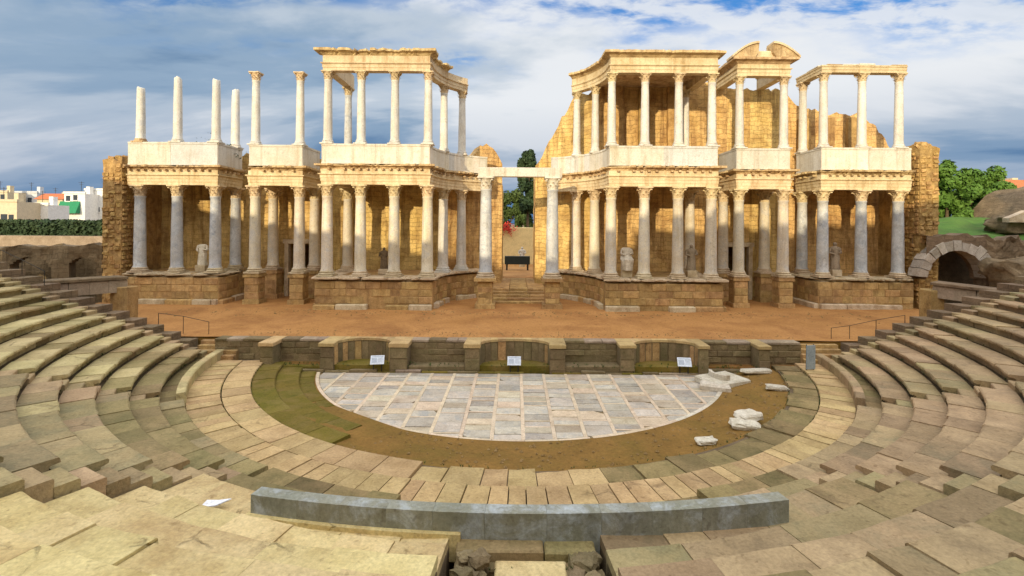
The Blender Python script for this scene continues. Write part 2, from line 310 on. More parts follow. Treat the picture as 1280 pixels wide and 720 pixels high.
    def tube(s, p0, p1, r0, r1=None, seg=8):
        r1 = r0 if r1 is None else r1
        p0 = Vector(p0); p1 = Vector(p1); d = (p1-p0).normalized(); q = d.to_track_quat('Z', 'Y').to_matrix()
        vs = []
        for p, r in ((p0, r0), (p1, r1)):
            for k in range(seg):
                a = 2*math.pi*k/seg; vs.append(p+q@Vector((r*math.cos(a), r*math.sin(a), 0)))
        s.add(vs, [(k,(k+1)%seg,(k+1)%seg+seg,k+seg) for k in range(seg)]+[tuple(range(seg-1,-1,-1)), tuple(range(seg,2*seg))])
        return s
    def sweep(s, path, prof):
        # closed profile (outward offset, z) along an open plan path; outward is to the right of travel
        n = len(path); m = len(prof); nr = []
        for i in range(n):
            def nrm(a, b):
                d = Vector((b[0]-a[0], b[1]-a[1])).normalized(); return Vector((d.y, -d.x))
            if i == 0: w = nrm(path[0], path[1])
            elif i == n-1: w = nrm(path[-2], path[-1])
            else:
                a = nrm(path[i-1], path[i]); b = nrm(path[i], path[i+1]); w = a+b; w = w/max(0.25, w.dot(a))
            nr.append(w)
        vs = []
        for p, w in zip(path, nr):
            for o, z in prof: vs.append((p[0]+w.x*o, p[1]+w.y*o, z))
        fs = []
        for i in range(n-1):
            for k in range(m):
                b = (k+1) % m; fs.append((i*m+k, (i+1)*m+k, (i+1)*m+b, i*m+b))
        fs += [tuple(range(m)), tuple((n-1)*m+k for k in range(m-1,-1,-1))]
        s.add(vs, fs); return s
    def mesh(s, name, mat, smooth=False):
        me = bpy.data.meshes.new(name); me.from_pydata(s.v, [], s.f); me.update()
        if mat: me.materials.append(M[mat])
        if smooth: me.polygons.foreach_set('use_smooth', [True]*len(me.polygons))
        return me
    def build(s, name, mat, parent=None, mw=None, smooth=False, fix=True):
        me = s.mesh(name, mat, smooth)
        if fix: fixn(me)
        return link(name, me, parent, mw)
import bmesh
def fixn(me):
    bm = bmesh.new(); bm.from_mesh(me); bmesh.ops.recalc_face_normals(bm, faces=bm.faces); bm.to_mesh(me); bm.free()
def soften(me, angle=40):
    me.polygons.foreach_set('use_smooth', [True]*len(me.polygons))
    bm = bmesh.new(); bm.from_mesh(me)
    for e in bm.edges:
        if len(e.link_faces) == 2 and e.calc_face_angle(0) > R(angle): e.smooth = False
    bm.to_mesh(me); bm.free()
def rockmesh(name, sx, sy, sz, mat, amp=0.25, seed=0, sub=3):
    bm = bmesh.new(); bmesh.ops.create_cube(bm, size=1.0)
    bmesh.ops.subdivide_edges(bm, edges=bm.edges[:], cuts=sub, use_grid_fill=True)
    for v in bm.verts:
        p = v.co.copy(); q = p.normalized()*0.62; p = p.lerp(q, 0.45)
        p += noise.noise_vector(v.co*2.3+Vector((seed*7.1, seed*3.3, 0)))*amp*0.5
        if sub > 4: p += noise.noise_vector(v.co*7+Vector((seed, 0, seed)))*amp*0.18
        v.co = Vector((p.x*sx, p.y*sy, (p.z+0.4)*sz))
    me = bpy.data.meshes.new(name); bm.to_mesh(me); bm.free(); me.materials.append(M[mat]); me.polygons.foreach_set('use_smooth', [sub > 4]*len(me.polygons)); return me
def fb(x, y, z=0.0, o=4):
    return noise.fractal(Vector((x, y, z)), 1.0, 2.0, o)
def px(x, y, d):
    # a pixel of the 1280x720 photograph and a distance along the view give a point
    yy = y-0.0073*(x-640)
    return Vector((CAMX+(x-645)*d/FPX, CAMY+d, CAMZ-(yy-280)*d/FPX))

# heights
ZS, ZP, ZC, ZE, ZA, ZU, ZT = 1.45, 3.78, 10.35, 11.85, 13.25, 18.5, 20.0

# ------------------------------------------------------------ ground, stage floor, orchestra
def ground_h(x, y):
    r = math.hypot(x, y)
    if y > 15.5:
        t = min(1, max(0, (y-40)/60)); h = 2.2+t*t*1.2
    else:
        h = -0.6 if r < 47 else -0.6+min(1, (r-47)/6)*7.0
    side = min(1, max(0, (abs(x)-34)/10))
    if y > -6: h = h+(5.2-h)*side if h < 5.2 else h
    far = min(1, max(0, (r-140)/500)); h += far*2.5*fb(x*0.004, y*0.004, 3)
    return h
def grid_axis():
    a = [i*2.0 for i in range(0, 36)]; v = 72.0
    while v < 4000: a.append(v); v *= 1.22
    a.append(4500); return [-q for q in a[:0:-1]]+a
ax = grid_axis(); g = MB(); n = len(ax)
for y in ax:
    for x in ax: g.v.append((x, y, ground_h(x, y)))
for i in range(n-1):
    for j in range(n-1): g.f.append((i*n+j, i*n+j+1, (i+1)*n+j+1, (i+1)*n+j))
structure(g.build('ground', 'ground', smooth=True, fix=False))

# stage floor: slightly uneven ochre sand
st = MB(); nx, ny = 120, 34
x0, x1, y0, y1 = -31.5, 31.5, -1.25, 16.0
for i in range(ny+1):
    for j in range(nx+1):
        x = x0+(x1-x0)*j/nx; y = y0+(y1-y0)*i/ny
        st.v.append((x, y, ZS+0.035*fb(x*0.35, y*0.35)+(0.03 if y > 6.5 else 0)))
for i in range(ny):
    for j in range(nx): a = i*(nx+1)+j; st.f.append((a, a+1, a+nx+2, a+nx+1))
structure(st.build('stage_floor', 'earth', smooth=True, fix=False))
# packed fill under the stage floor
f = MB(); f.box(-31.4, 31.4, -1.2, 15.9, -0.55, ZS-0.09); structure(f.build('stage_fill', 'dirt'))

# orchestra: bedding disc, then marble slabs between rosy strips
YE = -2.75
ORR = 10.62
orch = MB(); a_e = math.acos(-YE/10.7)
poly = [(10.7*math.sin(a), -10.7*math.cos(a)) for a in [(-a_e+2*a_e*i/64) for i in range(65)]]
orch.prism(poly, -0.5, -0.03)
OF = structure(orch.build('orchestra_floor', 'slabdark'))
def clip_circle(poly, r):
    K = 72
    for k in range(K):
        a = 2*math.pi*k/K; nx_, ny_ = math.cos(a), math.sin(a); out = []
        if all(p[0]*nx_+p[1]*ny_ <= r for p in poly): continue
        for i in range(len(poly)):
            p, q = poly[i], poly[(i+1) % len(poly)]
            dp, dq = p[0]*nx_+p[1]*ny_-r, q[0]*nx_+q[1]*ny_-r
            if dp <= 0: out.append(p)
            if dp*dq < 0:
                t = dp/(dp-dq); out.append((p[0]+(q[0]-p[0])*t, p[1]+(q[1]-p[1])*t))
        poly = out
        if len(poly) < 3: return []
    return poly
def area(p): return abs(sum(p[i][0]*p[(i+1)%len(p)][1]-p[(i+1)%len(p)][0]*p[i][1] for i in range(len(p))))/2
rnd = random.Random(3)
cw = 1.12
for c in range(-10, 10):
    xa = c*cw+0.06+0.1; xb = xa+cw-0.155
    for (sx0, sx1, kind) in ((xa-0.15, xa-0.005, 'strip'),):
        p = clip_circle([(sx0, -10.7), (sx1, -10.7), (sx1, YE), (sx0, YE)], ORR-0.18)
        if len(p) >= 3 and area(p) > 0.05:
            MB().prism(p, -0.05, 0.012+rnd.uniform(-0.004, 0.004)).build('strip', 'mrose', OF)
    y = YE
    while y > -10.7:
        h = rnd.choice((0.36, 0.45, 0.5, 0.6, 0.62, 0.75, 0.9))
        p = clip_circle([(xa, y-h+0.012), (xb, y-h+0.012), (xb, y-0.012), (xa, y-0.012)], ORR-0.18)
        y -= h
        if len(p) >= 3 and area(p) > 0.04:
            z = 0.004+rnd.uniform(-0.012, 0.012)
            p = [(u+rnd.uniform(-.012, .012), v+rnd.uniform(-.012, .012)) for u, v in p]
            if rnd.random() < 0.22 and len(p) == 4:      # a broken corner
                k_ = rnd.randrange(4); u = p[k_]; u0 = p[k_-1]; u1 = p[(k_+1) % 4]; f0, f1 = rnd.uniform(.12, .4), rnd.uniform(.12, .4)
                p = p[:k_]+[(u[0]+(u0[0]-u[0])*f0, u[1]+(u0[1]-u[1])*f0), (u[0]+(u1[0]-u[0])*f1, u[1]+(u1[1]-u[1])*f1)]+p[k_+1:]
            MB().prism(p, -0.06, z).build('slab', rnd.choices(('mgrey', 'mwarm', 'mrose'), (6, 2.6, 0.9))[0], OF)
        if rnd.random() < 0.42 and y > -10.4:
            p = clip_circle([(xa, y-0.10), (xb, y-0.10), (xb, y-0.01), (xa, y-0.01)], ORR-0.18)
            if len(p) >= 3 and area(p) > 0.02: MB().prism(p, -0.05, 0.010).build('strip', 'mrose', OF)
            y -= 0.11
# pale marble kerb round the right part of the floor
for k in range(9):
    a0 = R(14+k*7.0)
    MB().arc(ORR-0.16, ORR+0.03, a0, a0+R(6.9), -0.1, 0.035, 3, 0.015).build('kerb_stone', 'frag' if k > 2 else 'mrose', OF)
for k in range(14):
    a0 = R(-76+k*6.4)
    MB().arc(ORR-0.16, ORR+0.03, a0, a0+R(6.3), -0.1, 0.02, 3, 0.015).build('kerb_stone', 'mrose', OF)

# earth ring between floor and paving
er = MB(); NA, NR = 120, 10; aE = R(82)
for i in range(NA+1):
    a = -aE+2*aE*i/NA
    for j in range(NR+1):
        r = 10.62+(13.75-10.62)*j/NR
        t = j/NR; base = 0.03+0.26*t**1.1
        dz = 0.05*fb(r*math.sin(a)*0.8, r*math.cos(a)*0.8)*min(1, t*6)
        if a < R(-46): base -= 0.26*min(1, (R(-46)-a)/R(14))*min(1, t*2)
        elif a < R(-24): base += 0.10*math.sin((R(-24)-a)/R(22)*math.pi)
        er.v.append((r*math.sin(a), -r*math.cos(a), base+dz))
for i in range(NA):
    for j in range(NR): b = i*(NR+1)+j; er.f.append((b, b+1, b+NR+2, b+NR+1))
structure(er.build('earth_ring', 'dirt', smooth=True))

# mossy honour steps that survive on the left
hs = thing('honour_steps', 'mossy green curved steps between the marble floor and beige paving', 'steps', (-11, -5, 0))
rnd = random.Random(5)
for r0, r1, z in ((12.35, 13.45, 0.36), (11.35, 12.40, 0.22), (10.66, 11.38, 0.06)):
    a = -80.0
    while a < -33:
        w = rnd.uniform(4.5, 7.5); MB().arc(r0, r1, R(a), R(a+w-0.06), -0.3, z, 4, 0.04, jit=0.012).build('step_block', 'moss', hs); a += w

# paved ring: inner and outer circles of radial slabs on a bed
bed = MB(); bed.arc(13.3, 16.5, -R(81), R(81), -0.5, 0.33, 60, 0.02)
WK = structure(bed.build('walkway', 'core'))
rnd = random.Random(11)
a = -80.5
while a < 80:
    w = rnd.uniform(3.6, 5.4) if a < -12 else rnd.uniform(3.0, 5.2)
    dark = a > -13
    z = 0.46 if not dark else 0.39+rnd.uniform(-0.02, 0.02)
    r0 = 13.32+(rnd.uniform(-0.1, 0.15) if dark else 0)
    if not (dark and a > 20 and rnd.random() < 0.12):
        MB().arc(r0, 14.39, R(a), R(a+w-0.12), 0.0, z, 3, 0.025, jit=0.008 if not dark else 0.035).build('slab', 'slabdark' if (dark and a > 8) else 'slab', WK)
    a += w
a = -80.5
while a < 80:
    w = rnd.uniform(1.6, 2.7)
    MB().arc(14.44, 15.60+rnd.uniform(0, 0.02), R(a), R(a+w-0.13), 0.0, 0.50+rnd.uniform(-0.012, 0.012), 2, 0.025, jit=0.012).build('slab', 'slab', WK); a += w
# low step slabs outside the outer circle, in front of the parapet
a = -26.5
while a < 26:
    w = rnd.uniform(2.6, 4.2)
    MB().arc(15.62, 16.45, R(a), R(a+w-0.08), 0.1, (0.56 if abs(a) < 14 else 0.72)+rnd.uniform(-0.01, 0.01), 2, 0.025, jit=0.015).build('slab', 'slabdark' if abs(a) > 12 else 'slab', WK); a += w

# ------------------------------------------------------------ seating
RR1, TT, ZZ1, HH = 16.43, 0.877, 1.08, 0.367
def seats(label, a0, a1, rows, mats, group, first=0, foot=None):
    am = R((a0+a1)/2); th = thing('seating_wedge', label, 'seating', (20*math.sin(am), -20*math.cos(am), 0), group)
    core = MB()
    for k in range(first, rows):
        r = RR1+k*TT; z = ZZ1+k*HH
        core.arc(r+0.24, r+TT+0.25, R(a0)+0.002, R(a1)-0.002, -0.4, z-0.12, 10, 0.01)
    core.build('core', 'core', th)
    rnd = random.Random(int(a0*10)+77)
    if foot:
        lo, hi = foot; nb = 9
        for i in range(nb):
            b0 = R(lo)+R(hi-lo)*i/nb; b1 = R(lo)+R(hi-lo)*(i+1)/nb-0.0008
            MB().arc(15.66, RR1+0.15, b0, b1, 0.2, 0.76+rnd.uniform(-0.02, 0.02), 3, 0.03, jit=0.012).build('seat_block', mats(0, i/nb, rnd), th, fix=False)
    for k in range(first, rows):
        r = RR1+k*TT; z = ZZ1+k*HH; span = R(a1-a0)
        nb = max(3, round(span*r/rnd.uniform(1.1, 1.5)))
        cuts = [0]+sorted((i+rnd.uniform(-0.22, 0.22))/nb for i in range(1, nb))+[1]
        for i in range(nb):
            b0 = R(a0)+span*cuts[i]; b1 = R(a0)+span*cuts[i+1]-0.010/r
            mat = mats(k, i/nb, rnd)
            MB().arc(r, r+TT+0.03, b0, b1, z-HH-0.03, z, 5, 0.035, jit=0.022, under=0.20).build('seat_block', mat, th, fix=False)
    return th
def stair(label, ac, w, rows, mat, group, first=0):
    # a flight cut through the tiers: two half-height treads for every row
    am = R(ac); th = thing('stairway', label, 'stairs', (20*math.sin(am), -20*math.cos(am), 0), group)
    rnd = random.Random(int(ac*7)+500)
    for k in range(first, rows):
        r = RR1+k*TT; z = ZZ1+k*HH
        for h in (0, 1):
            ra = r+h*TT*0.5; rb = r+TT*0.5 if h == 0 else r+TT
            zz = z-HH*0.5 if h == 0 else z
            dw = w/2/ra
            MB().arc(ra+0.005, rb+0.02, am-dw+0.004, am+dw-0.004, z-HH-0.3, zz-0.015, 2, 0.025, jit=0.01).build('step', mat(k, rnd), th, fix=False)
    return th
ROWS = 15
gw = 'wedges of stone seating round the orchestra'
gs = 'stairways between the seating wedges'
pick = lambda rnd, *a: rnd.choices([x[0] for x in a], [x[1] for x in a])[0]
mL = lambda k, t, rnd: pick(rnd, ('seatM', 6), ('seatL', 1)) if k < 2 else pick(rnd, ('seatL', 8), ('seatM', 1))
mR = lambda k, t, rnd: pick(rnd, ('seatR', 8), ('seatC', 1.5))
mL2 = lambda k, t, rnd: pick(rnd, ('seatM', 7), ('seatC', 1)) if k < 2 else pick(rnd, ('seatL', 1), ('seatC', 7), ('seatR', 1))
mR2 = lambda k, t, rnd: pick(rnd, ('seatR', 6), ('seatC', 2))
SW = 0.80
def wedge_edges(ac_lo, ac_hi): return ac_lo, ac_hi
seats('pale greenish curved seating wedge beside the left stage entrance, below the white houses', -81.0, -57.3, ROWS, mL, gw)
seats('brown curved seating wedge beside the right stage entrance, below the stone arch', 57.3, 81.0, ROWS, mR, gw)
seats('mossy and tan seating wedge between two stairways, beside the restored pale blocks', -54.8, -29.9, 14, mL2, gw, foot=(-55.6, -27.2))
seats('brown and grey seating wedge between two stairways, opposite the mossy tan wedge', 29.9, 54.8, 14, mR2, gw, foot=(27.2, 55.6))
sm = lambda k, rnd: pick(rnd, ('seatC', 3), ('seatR', 3))
def radial_stair(label, a_lo, a_hi, rows, mat):
    am = R((a_lo+a_hi)/2); th = thing('stairway', label, 'stairs', (20*math.sin(am), -20*math.cos(am), 0), gs)
    rnd = random.Random(int(a_lo*7)+500)
    for k in range(rows):
        r = RR1+k*TT; z = ZZ1+k*HH
        for h in (0, 1):
            ra = r+h*TT*0.5; rb = r+TT*0.5 if h == 0 else r+TT
            zz = z-HH*0.5 if h == 0 else z
            MB().arc(ra+0.005, rb+0.02, R(a_lo)+0.0015, R(a_hi)-0.0015, z-HH-0.3, zz-0.012, 2, 0.025, jit=0.01).build('step', mat(k, rnd), th, fix=False)
radial_stair('stone stairway cut into the pale and mossy left seating tiers', -57.3, -54.8, 14, sm)
radial_stair('stone stairway cut into the brown right seating tiers', 54.8, 57.3, 14, sm)
radial_stair('stone stairway climbing along the zigzag edge of the restored pale blocks', -29.9, -27.0, 10, sm)
radial_stair('stone stairway beside the mossy grey-green seating near the parapet end', 27.0, 29.9, 10, sm)
radial_stair('narrow stairway at the stage end of the pale left seating', -83.2, -81.0, 14, sm)
radial_stair('narrow stairway at the stage end of the brown right seating', 81.0, 83.2, 14, sm)

# low curved kerb walls at the foot of the side wedges
for s, lab in ((-1, 'low curved stone kerb at the foot of the pale left seating'), (1, 'low curved stone kerb at the foot of the brown right seating')):
    th = thing('kerb_wall', lab, 'kerb', (s*14, -6, 0.5), 'low kerbs below the seating')
    for k in range(9):
        a0 = 57.0+k*2.9
        lo, hi = (a0, a0+2.85) if s > 0 else (-a0-2.85, -a0)
        MB().arc(15.60, 15.93, R(lo), R(hi), 0.3, 0.93, 3, 0.04, jit=0.008).build('kerb_stone', 'seatR' if s > 0 else 'seatL', th, fix=False)
        MB().arc(15.95, 16.60, R(lo), R(hi), 0.2, 0.60, 3, 0.02, jit=0.008).build('gutter_stone', 'seatM', th, fix=False)

# central tiers behind the parapet, split by the sunken passage
def central(label, sgn, mat_main, mats):
    th = thing('seating_wedge', label, 'seating', (sgn*6, -19, 0), gw)
    rnd = random.Random(40+sgn)
    ra, za_, dr_, dz_ = (18.75, 1.70, 1.06, 0.44) if sgn < 0 else (18.85, 1.66, 1.06, 0.43)
    rows = [(16.47, 17.45, 0.95), (17.45, ra, 1.36)]+[(ra+dr_*k, ra+dr_*(k+1), za_+dz_*k) for k in range(7)]
    core = MB()
    for k, (r0, r1, z) in enumerate(rows):
        ain = 0.0 if k < 1 else math.asin(1.38/r0)
        lo, hi = (ain+0.004, R(26.9)) if sgn > 0 else (-R(26.9), -ain-0.004)
        core.arc(r0+0.12, r1+0.1, lo, hi, -0.4, z-0.17, 10, 0.01)
        span = hi-lo; nb = max(3, round(span*r0/rnd.uniform(1.1, 1.9)))
        cuts = [0]+sorted((i+rnd.uniform(-0.25, 0.25))/nb for i in range(1, nb))+[1]
        for i in range(nb):
            b0 = lo+span*cuts[i]; b1 = lo+span*cuts[i+1]-0.012/r0
            bl = MB().arc(r0, r1+0.03, b0, b1, z-0.46, z+rnd.uniform(-0.03, 0.02), 4, 0.035, jit=0.03, under=0.08)
            if sgn > 0 and k > 1: bl.v = [(x, y, q+0.34*(math.atan2(x, -y)/R(27))**2) for x, y, q in bl.v]     # the tiers climb towards the stairway
            bl.build('seat_block', mats(k, rnd), th, fix=False)
    core.build('core', 'core', th)
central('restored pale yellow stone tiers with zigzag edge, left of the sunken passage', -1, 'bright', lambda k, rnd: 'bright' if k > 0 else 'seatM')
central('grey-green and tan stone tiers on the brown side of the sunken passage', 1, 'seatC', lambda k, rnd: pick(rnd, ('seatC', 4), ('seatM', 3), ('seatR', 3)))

# sunken passage floor, rubble cheeks
ps = thing('passage', 'sunken stone passage leading down to the grey parapet', 'passage', (0, -19.5, 0.9))
for (xa, xb, ya, yb, z, mt) in ((-1.36, 0.35, -18.36, -17.6, 1.30, 'seatM'), (0.37, 1.36, -18.36, -17.6, 1.28, 'seatM'), (-1.36, 1.36, -18.62, -18.38, 1.12, 'seatM'),
                                (-0.58, 0.74, -19.6, -18.60, 1.30, 'bright'), (-1.36, -0.6, -19.6, -18.64, 1.0, 'seatM'), (0.76, 1.36, -19.6, -18.64, 1.0, 'seatM'), (-1.36, 1.36, -24.0, -19.62, 1.1, 'seatM')):
    MB().cbox(xa, xb, ya, yb, -0.3, z, 0.03, 0.01).build('floor_slab', mt, ps)
rnd = random.Random(9)
for s in (-1, 1):
    for k in range(9):
        me = rockmesh('stone', rnd.uniform(0.2, 0.36), rnd.uniform(0.2, 0.36), rnd.uniform(0.18, 0.3), 'stagewall', 0.5, k+9*s, 3)
        link('stone', me, ps, T((1.02 if s > 0 else -0.98)+rnd.uniform(-0.22, 0.22), -18.5-0.11*k+rnd.uniform(-0.06, 0.06), 1.06+0.10*(k % 4), rnd.uniform(0, 3)))

# marble parapet
pp = thing('parapet', 'long curved blue-grey marble parapet in front of the sunken passage', 'parapet', (0, -18, 0.95))
edges = [-12.25, -10.0, -8.0, -5.9, -3.9, -1.7, 0.9, 3.2, 5.4, 7.6, 9.7, 11.75]
for i in range(len(edges)-1):
    MB().arc(26.96, 27.36, R(edges[i]), R(edges[i+1])-0.00015, 0.9, 1.83, 5, 0.07, cy=9.34, jit=0.003).build('panel', 'parapet', pp)
MB().arc(26.9, 27.46, R(-12.4), R(-2.7), 0.9, 1.44, 20, 0.03, cy=9.34).build('plinth', 'bright', pp)

# upper seating and outer wall on the hillside behind the viewpoint
up = thing('upper_seating', 'upper seating tiers and outer wall of the theatre behind the viewpoint', 'seating', (0, -36, 6))
u = MB()
for k in range(12): u.arc(30.5+k*1.0, 31.7+k*1.0, -R(76), R(76), -0.5, 6.6+k*0.62, 40, 0.03)
u.build('tier', 'seatC', up)
def rim_top(a):      # unseen outer wall made taller from the middle on, to shade the right lower storey
    t = min(1, max(0, (math.degrees(a)+21)/9)); return 16.3+4.0*t*t*(3-2*t)+max(0, min(1, (math.degrees(a)-2)/14))*0.9
rw = MB(); NA = 76
for i in range(NA):
    a0 = -R(76)+R(152)*i/NA; a1 = -R(76)+R(152)*(i+1)/NA
    rw.arc(42.6, 44.2, a0, a1, -0.5, rim_top(a0)+0.9*fb(i*0.35, 2.0), 1, 0.03)
rw.build('outer_wall', 'brownwall', up)

# ------------------------------------------------------------ columns
CM = {}
def shaft_mesh(r, h, mat, broken=False):
    k = ('s', round(r, 3), round(h, 3), mat, broken)
    if k not in CM:
        pr = [(r*1.10, 0), (r*1.10, 0.05), (r*1.0, 0.13)]
        for i in range(1, 9):
            t = i/9; pr.append((r*(1-0.16*t**1.6), 0.13+(h-0.26)*t))
        pr += [(r*0.84, h-0.13), (r*0.92, h-0.08), (r*0.92, h)]
        if broken: pr = pr[:-3]+[(r*0.84, h-0.1), (r*0.7, h)]
        m = MB().lathe(pr, 28)
        if broken: m.v = [(x, y, z+(0.18*fb(x*3, y*3, 1) if z > h-0.2 else 0)) for x, y, z in m.v]
        me = m.mesh('shaft', mat); soften(me, 40); CM[k] = me
    return CM[k]
def base_mesh(r, h, mat):
    k = ('b', round(r, 3), round(h, 3), mat)
    if k not in CM:
        m = MB(); q = r*1.42; m.box(-q, q, -q, q, 0, h*0.3)
        def torus(z0, z1, R0, d): return [(R0-d+d*math.sin(math.pi*i/6)+0.0, z0+(z1-z0)*i/6) for i in range(7)]
        pr = torus(h*0.3, h*0.58, r*1.42, r*0.10)+[(r*1.20, h*0.62), (r*1.16, h*0.70)]+torus(h*0.74, h*0.92, r*1.28, r*0.08)+[(r*1.12, h)]
        m.lathe(pr, 28); me = m.mesh('base', mat); soften(me, 50); CM[k] = me
    return CM[k]
def capital_mesh(r, h, mat):
    k = ('c', round(r, 3), round(h, 3), mat)
    if k not in CM:
        m = MB(); r0 = r*0.84
        m.lathe([(r0*1.06, 0), (r0*1.06, 0.04*h), (r0*0.98, 0.07*h), (r0*0.98, 0.5*h), (r0*1.12, 0.72*h), (r0*1.38, 0.86*h)], 20)
        # abacus with hollow sides
        ab = []
        for c in range(4):
            a = math.pi/4+c*math.pi/2; q = r0*2.05
            for t in (-0.10, 0.10): ab.append((q*math.cos(a+t), q*math.sin(a+t)))
            a2 = a+math.pi/4; ab.append((r0*1.40*math.cos(a2), r0*1.40*math.sin(a2)))
        m.prism(ab, h*0.86, h)
        def leaf(a, z0, z1, rad, w, curl):
            c, s = math.cos(a), math.sin(a); vs = []
            for i in range(5):
                t = i/4; z = z0+(z1-z0)*(t if t < 0.8 else 0.8+(t-0.8)*0.2); rr = rad*(1+0.10*t)+curl*max(0, t-0.45)**1.5*2
                if i == 4: z -= (z1-z0)*0.10
                ww = w*(1.0, 1.05, 0.95, 0.75, 0.35)[i]
                for d, o in ((-ww, 0), (0, 0.035*h), (ww, 0)):
                    vs.append(((rr+o)*c-d*s, (rr+o)*s+d*c, z))
            fs = []
            for i in range(4):
                for j in range(2): b = i*3+j; fs.append((b, b+1, b+4, b+3))
            m.add(vs, fs)
        for kq in range(8): leaf(kq*math.pi/4+math.pi/8, 0.05*h, 0.42*h, r0*1.0, r0*0.30, r0*0.55)
        for kq in range(8): leaf(kq*math.pi/4, 0.2*h, 0.68*h, r0*1.02, r0*0.27, r0*0.65)
        for c in range(4):       # corner volutes
            a = math.pi/4+c*math.pi/2
            m.lathe([(0.02, -r0*0.16), (r0*0.24, -r0*0.14), (r0*0.24, r0*0.10), (0.02, r0*0.13)], 8, r0*1.62*math.cos(a), r0*1.62*math.sin(a), h*0.76)
            m.tube((r0*0.98*math.cos(a), r0*0.98*math.sin(a), h*0.5), (r0*1.55*math.cos(a), r0*1.55*math.sin(a), h*0.82), r0*0.10, r0*0.16, 6)
        me = m.mesh('capital', mat); CM[k] = me
    return CM[k]
def column(parent, x, y, z0, z1, r, mat='shaft', cap=True, capmat='capital', bmat=None, broken=False, rz=None):
    bmat = bmat or ('podcap' if mat in ('shaft', 'grey') else 'white')
    hb = r*0.95; hc = r*2.05 if cap else 0
    if rz is None: rz = random.choice((0, 1, 2, 3))*math.pi/2
    mw = T(x, y, z0+hb, rz if rz is not None else 0)
    c = link('column', shaft_mesh(r, z1-z0-hb-hc, mat, broken), parent, mw)
    link('base', base_mesh(r, hb, bmat), c, T(x, y, z0, rz or 0))
    if cap: link('capital', capital_mesh(r, hc, capmat), c, T(x, y, z1-hc, rz or 0))
    return c

def mir(path, s):
    return path if s < 0 else [(-x, y) for x, y in path][::-1]
def stones_on(parent, p0, p1, z0, z1, mat, rnd, ch=0.5, ln=0.95, proud=0.035, skip=0.0, wild=0.0):
    # ashlar blocks set proud of a face from p0 to p1 (outward = right of travel)
    d = Vector((p1[0]-p0[0], p1[1]-p0[1])); Ln = d.length; ang = math.atan2(d.y, d.x)
    nr = max(1, round((z1-z0)/ch)); hh = (z1-z0)/nr
    for k in range(nr):
        nb = max(1, round(Ln/(ln*rnd.uniform(0.85, 1.2)))); cuts = [0]+[Ln*(i+rnd.uniform(-0.2, 0.2))/nb for i in range(1, nb)]+[Ln]
        for i in range(nb):
            if rnd.random() < skip: continue
            a, b = cuts[i]+0.012, cuts[i+1]-0.012
            if b-a < 0.08: continue
            pr = proud+rnd.uniform(-0.02, 0.03)+rnd.uniform(-wild, wild)*0.5
            m = MB(); c = 0.03; q = lambda: rnd.uniform(-0.012, 0.012)
            z_a, z_b = z0+k*hh+0.012+rnd.uniform(0, wild), z0+(k+1)*hh-0.012-rnd.uniform(-wild*0.4, wild); a += rnd.uniform(0, wild); b -= rnd.uniform(0, wild); q = lambda: rnd.uniform(-0.012-wild*0.4, 0.012+wild*0.4)
            vs = [(a, 0.05, z_a), (b, 0.05, z_a), (b, 0.05, z_b), (a, 0.05, z_b),
                  (a+q(), -pr+c+q(), z_a), (b+q(), -pr+c+q(), z_a), (b+q(), -pr+c+q(), z_b), (a+q(), -pr+c+q(), z_b),
                  (a+c, -pr+q(), z_a+c), (b-c, -pr+q(), z_a+c), (b-c, -pr+q(), z_b-c), (a+c, -pr+q(), z_b-c)]
            fs = [(8, 9, 10, 11)]
            for e in range(4):
                g2 = (e+1) % 4; fs += [(e, g2, g2+4, e+4), (e+4, g2+4, g2+8, e+8)]
            m.add(vs, fs)
            m.build('stone', mat, parent, T(p0[0], p0[1], 0, ang))
def ragged(path, step=0.5):
    out = [path[0]]
    for a, b in zip(path[:-1], path[1:]):
        L_ = math.hypot(b[0]-a[0], b[1]-a[1]); n_ = max(1, int(L_/step))
        out += [(a[0]+(b[0]-a[0])*i/n_, a[1]+(b[1]-a[1])*i/n_) for i in range(1, n_+1)]
    return out
def broken_cornice(m, path, z0, z1, inner, outer, amp, seed):
    # projecting cornice whose lip is chipped along its length
    pts = ragged(path, 0.16); n0 = len(m.v)
    m.sweep(pts, [(inner, z0), (outer*0.35, z0), (outer*0.6, z0+(z1-z0)*0.4), (outer, z0+(z1-z0)*0.55), (outer, z1), (inner, z1)])
    per = 6
    for i in range(len(pts)):
        ch = (max(0, fb(pts[i][0]*1.1+seed, pts[i][1]*1.1, seed))*0.6+max(0, fb(pts[i][0]*4.3+seed, pts[i][1]*4.3, 7.0)-0.05)*1.1)*amp
        p = Vector((pts[i][0], pts[i][1]))
        for k in (2, 3, 4):
            v = Vector(m.v[n0+i*per+k]); q = Vector((v.x, v.y)); w = (q-p)
            q = p+w*max(0.45, 1-ch*1.4); m.v[n0+i*per+k] = (q.x, q.y, v.z-(ch*0.25 if k == 4 else 0))
        v = m.v[n0+i*per+4]; m.v[n0+i*per+4] = (v[0], v[1], v[2]-0.06*abs(fb(i*0.7, seed)))

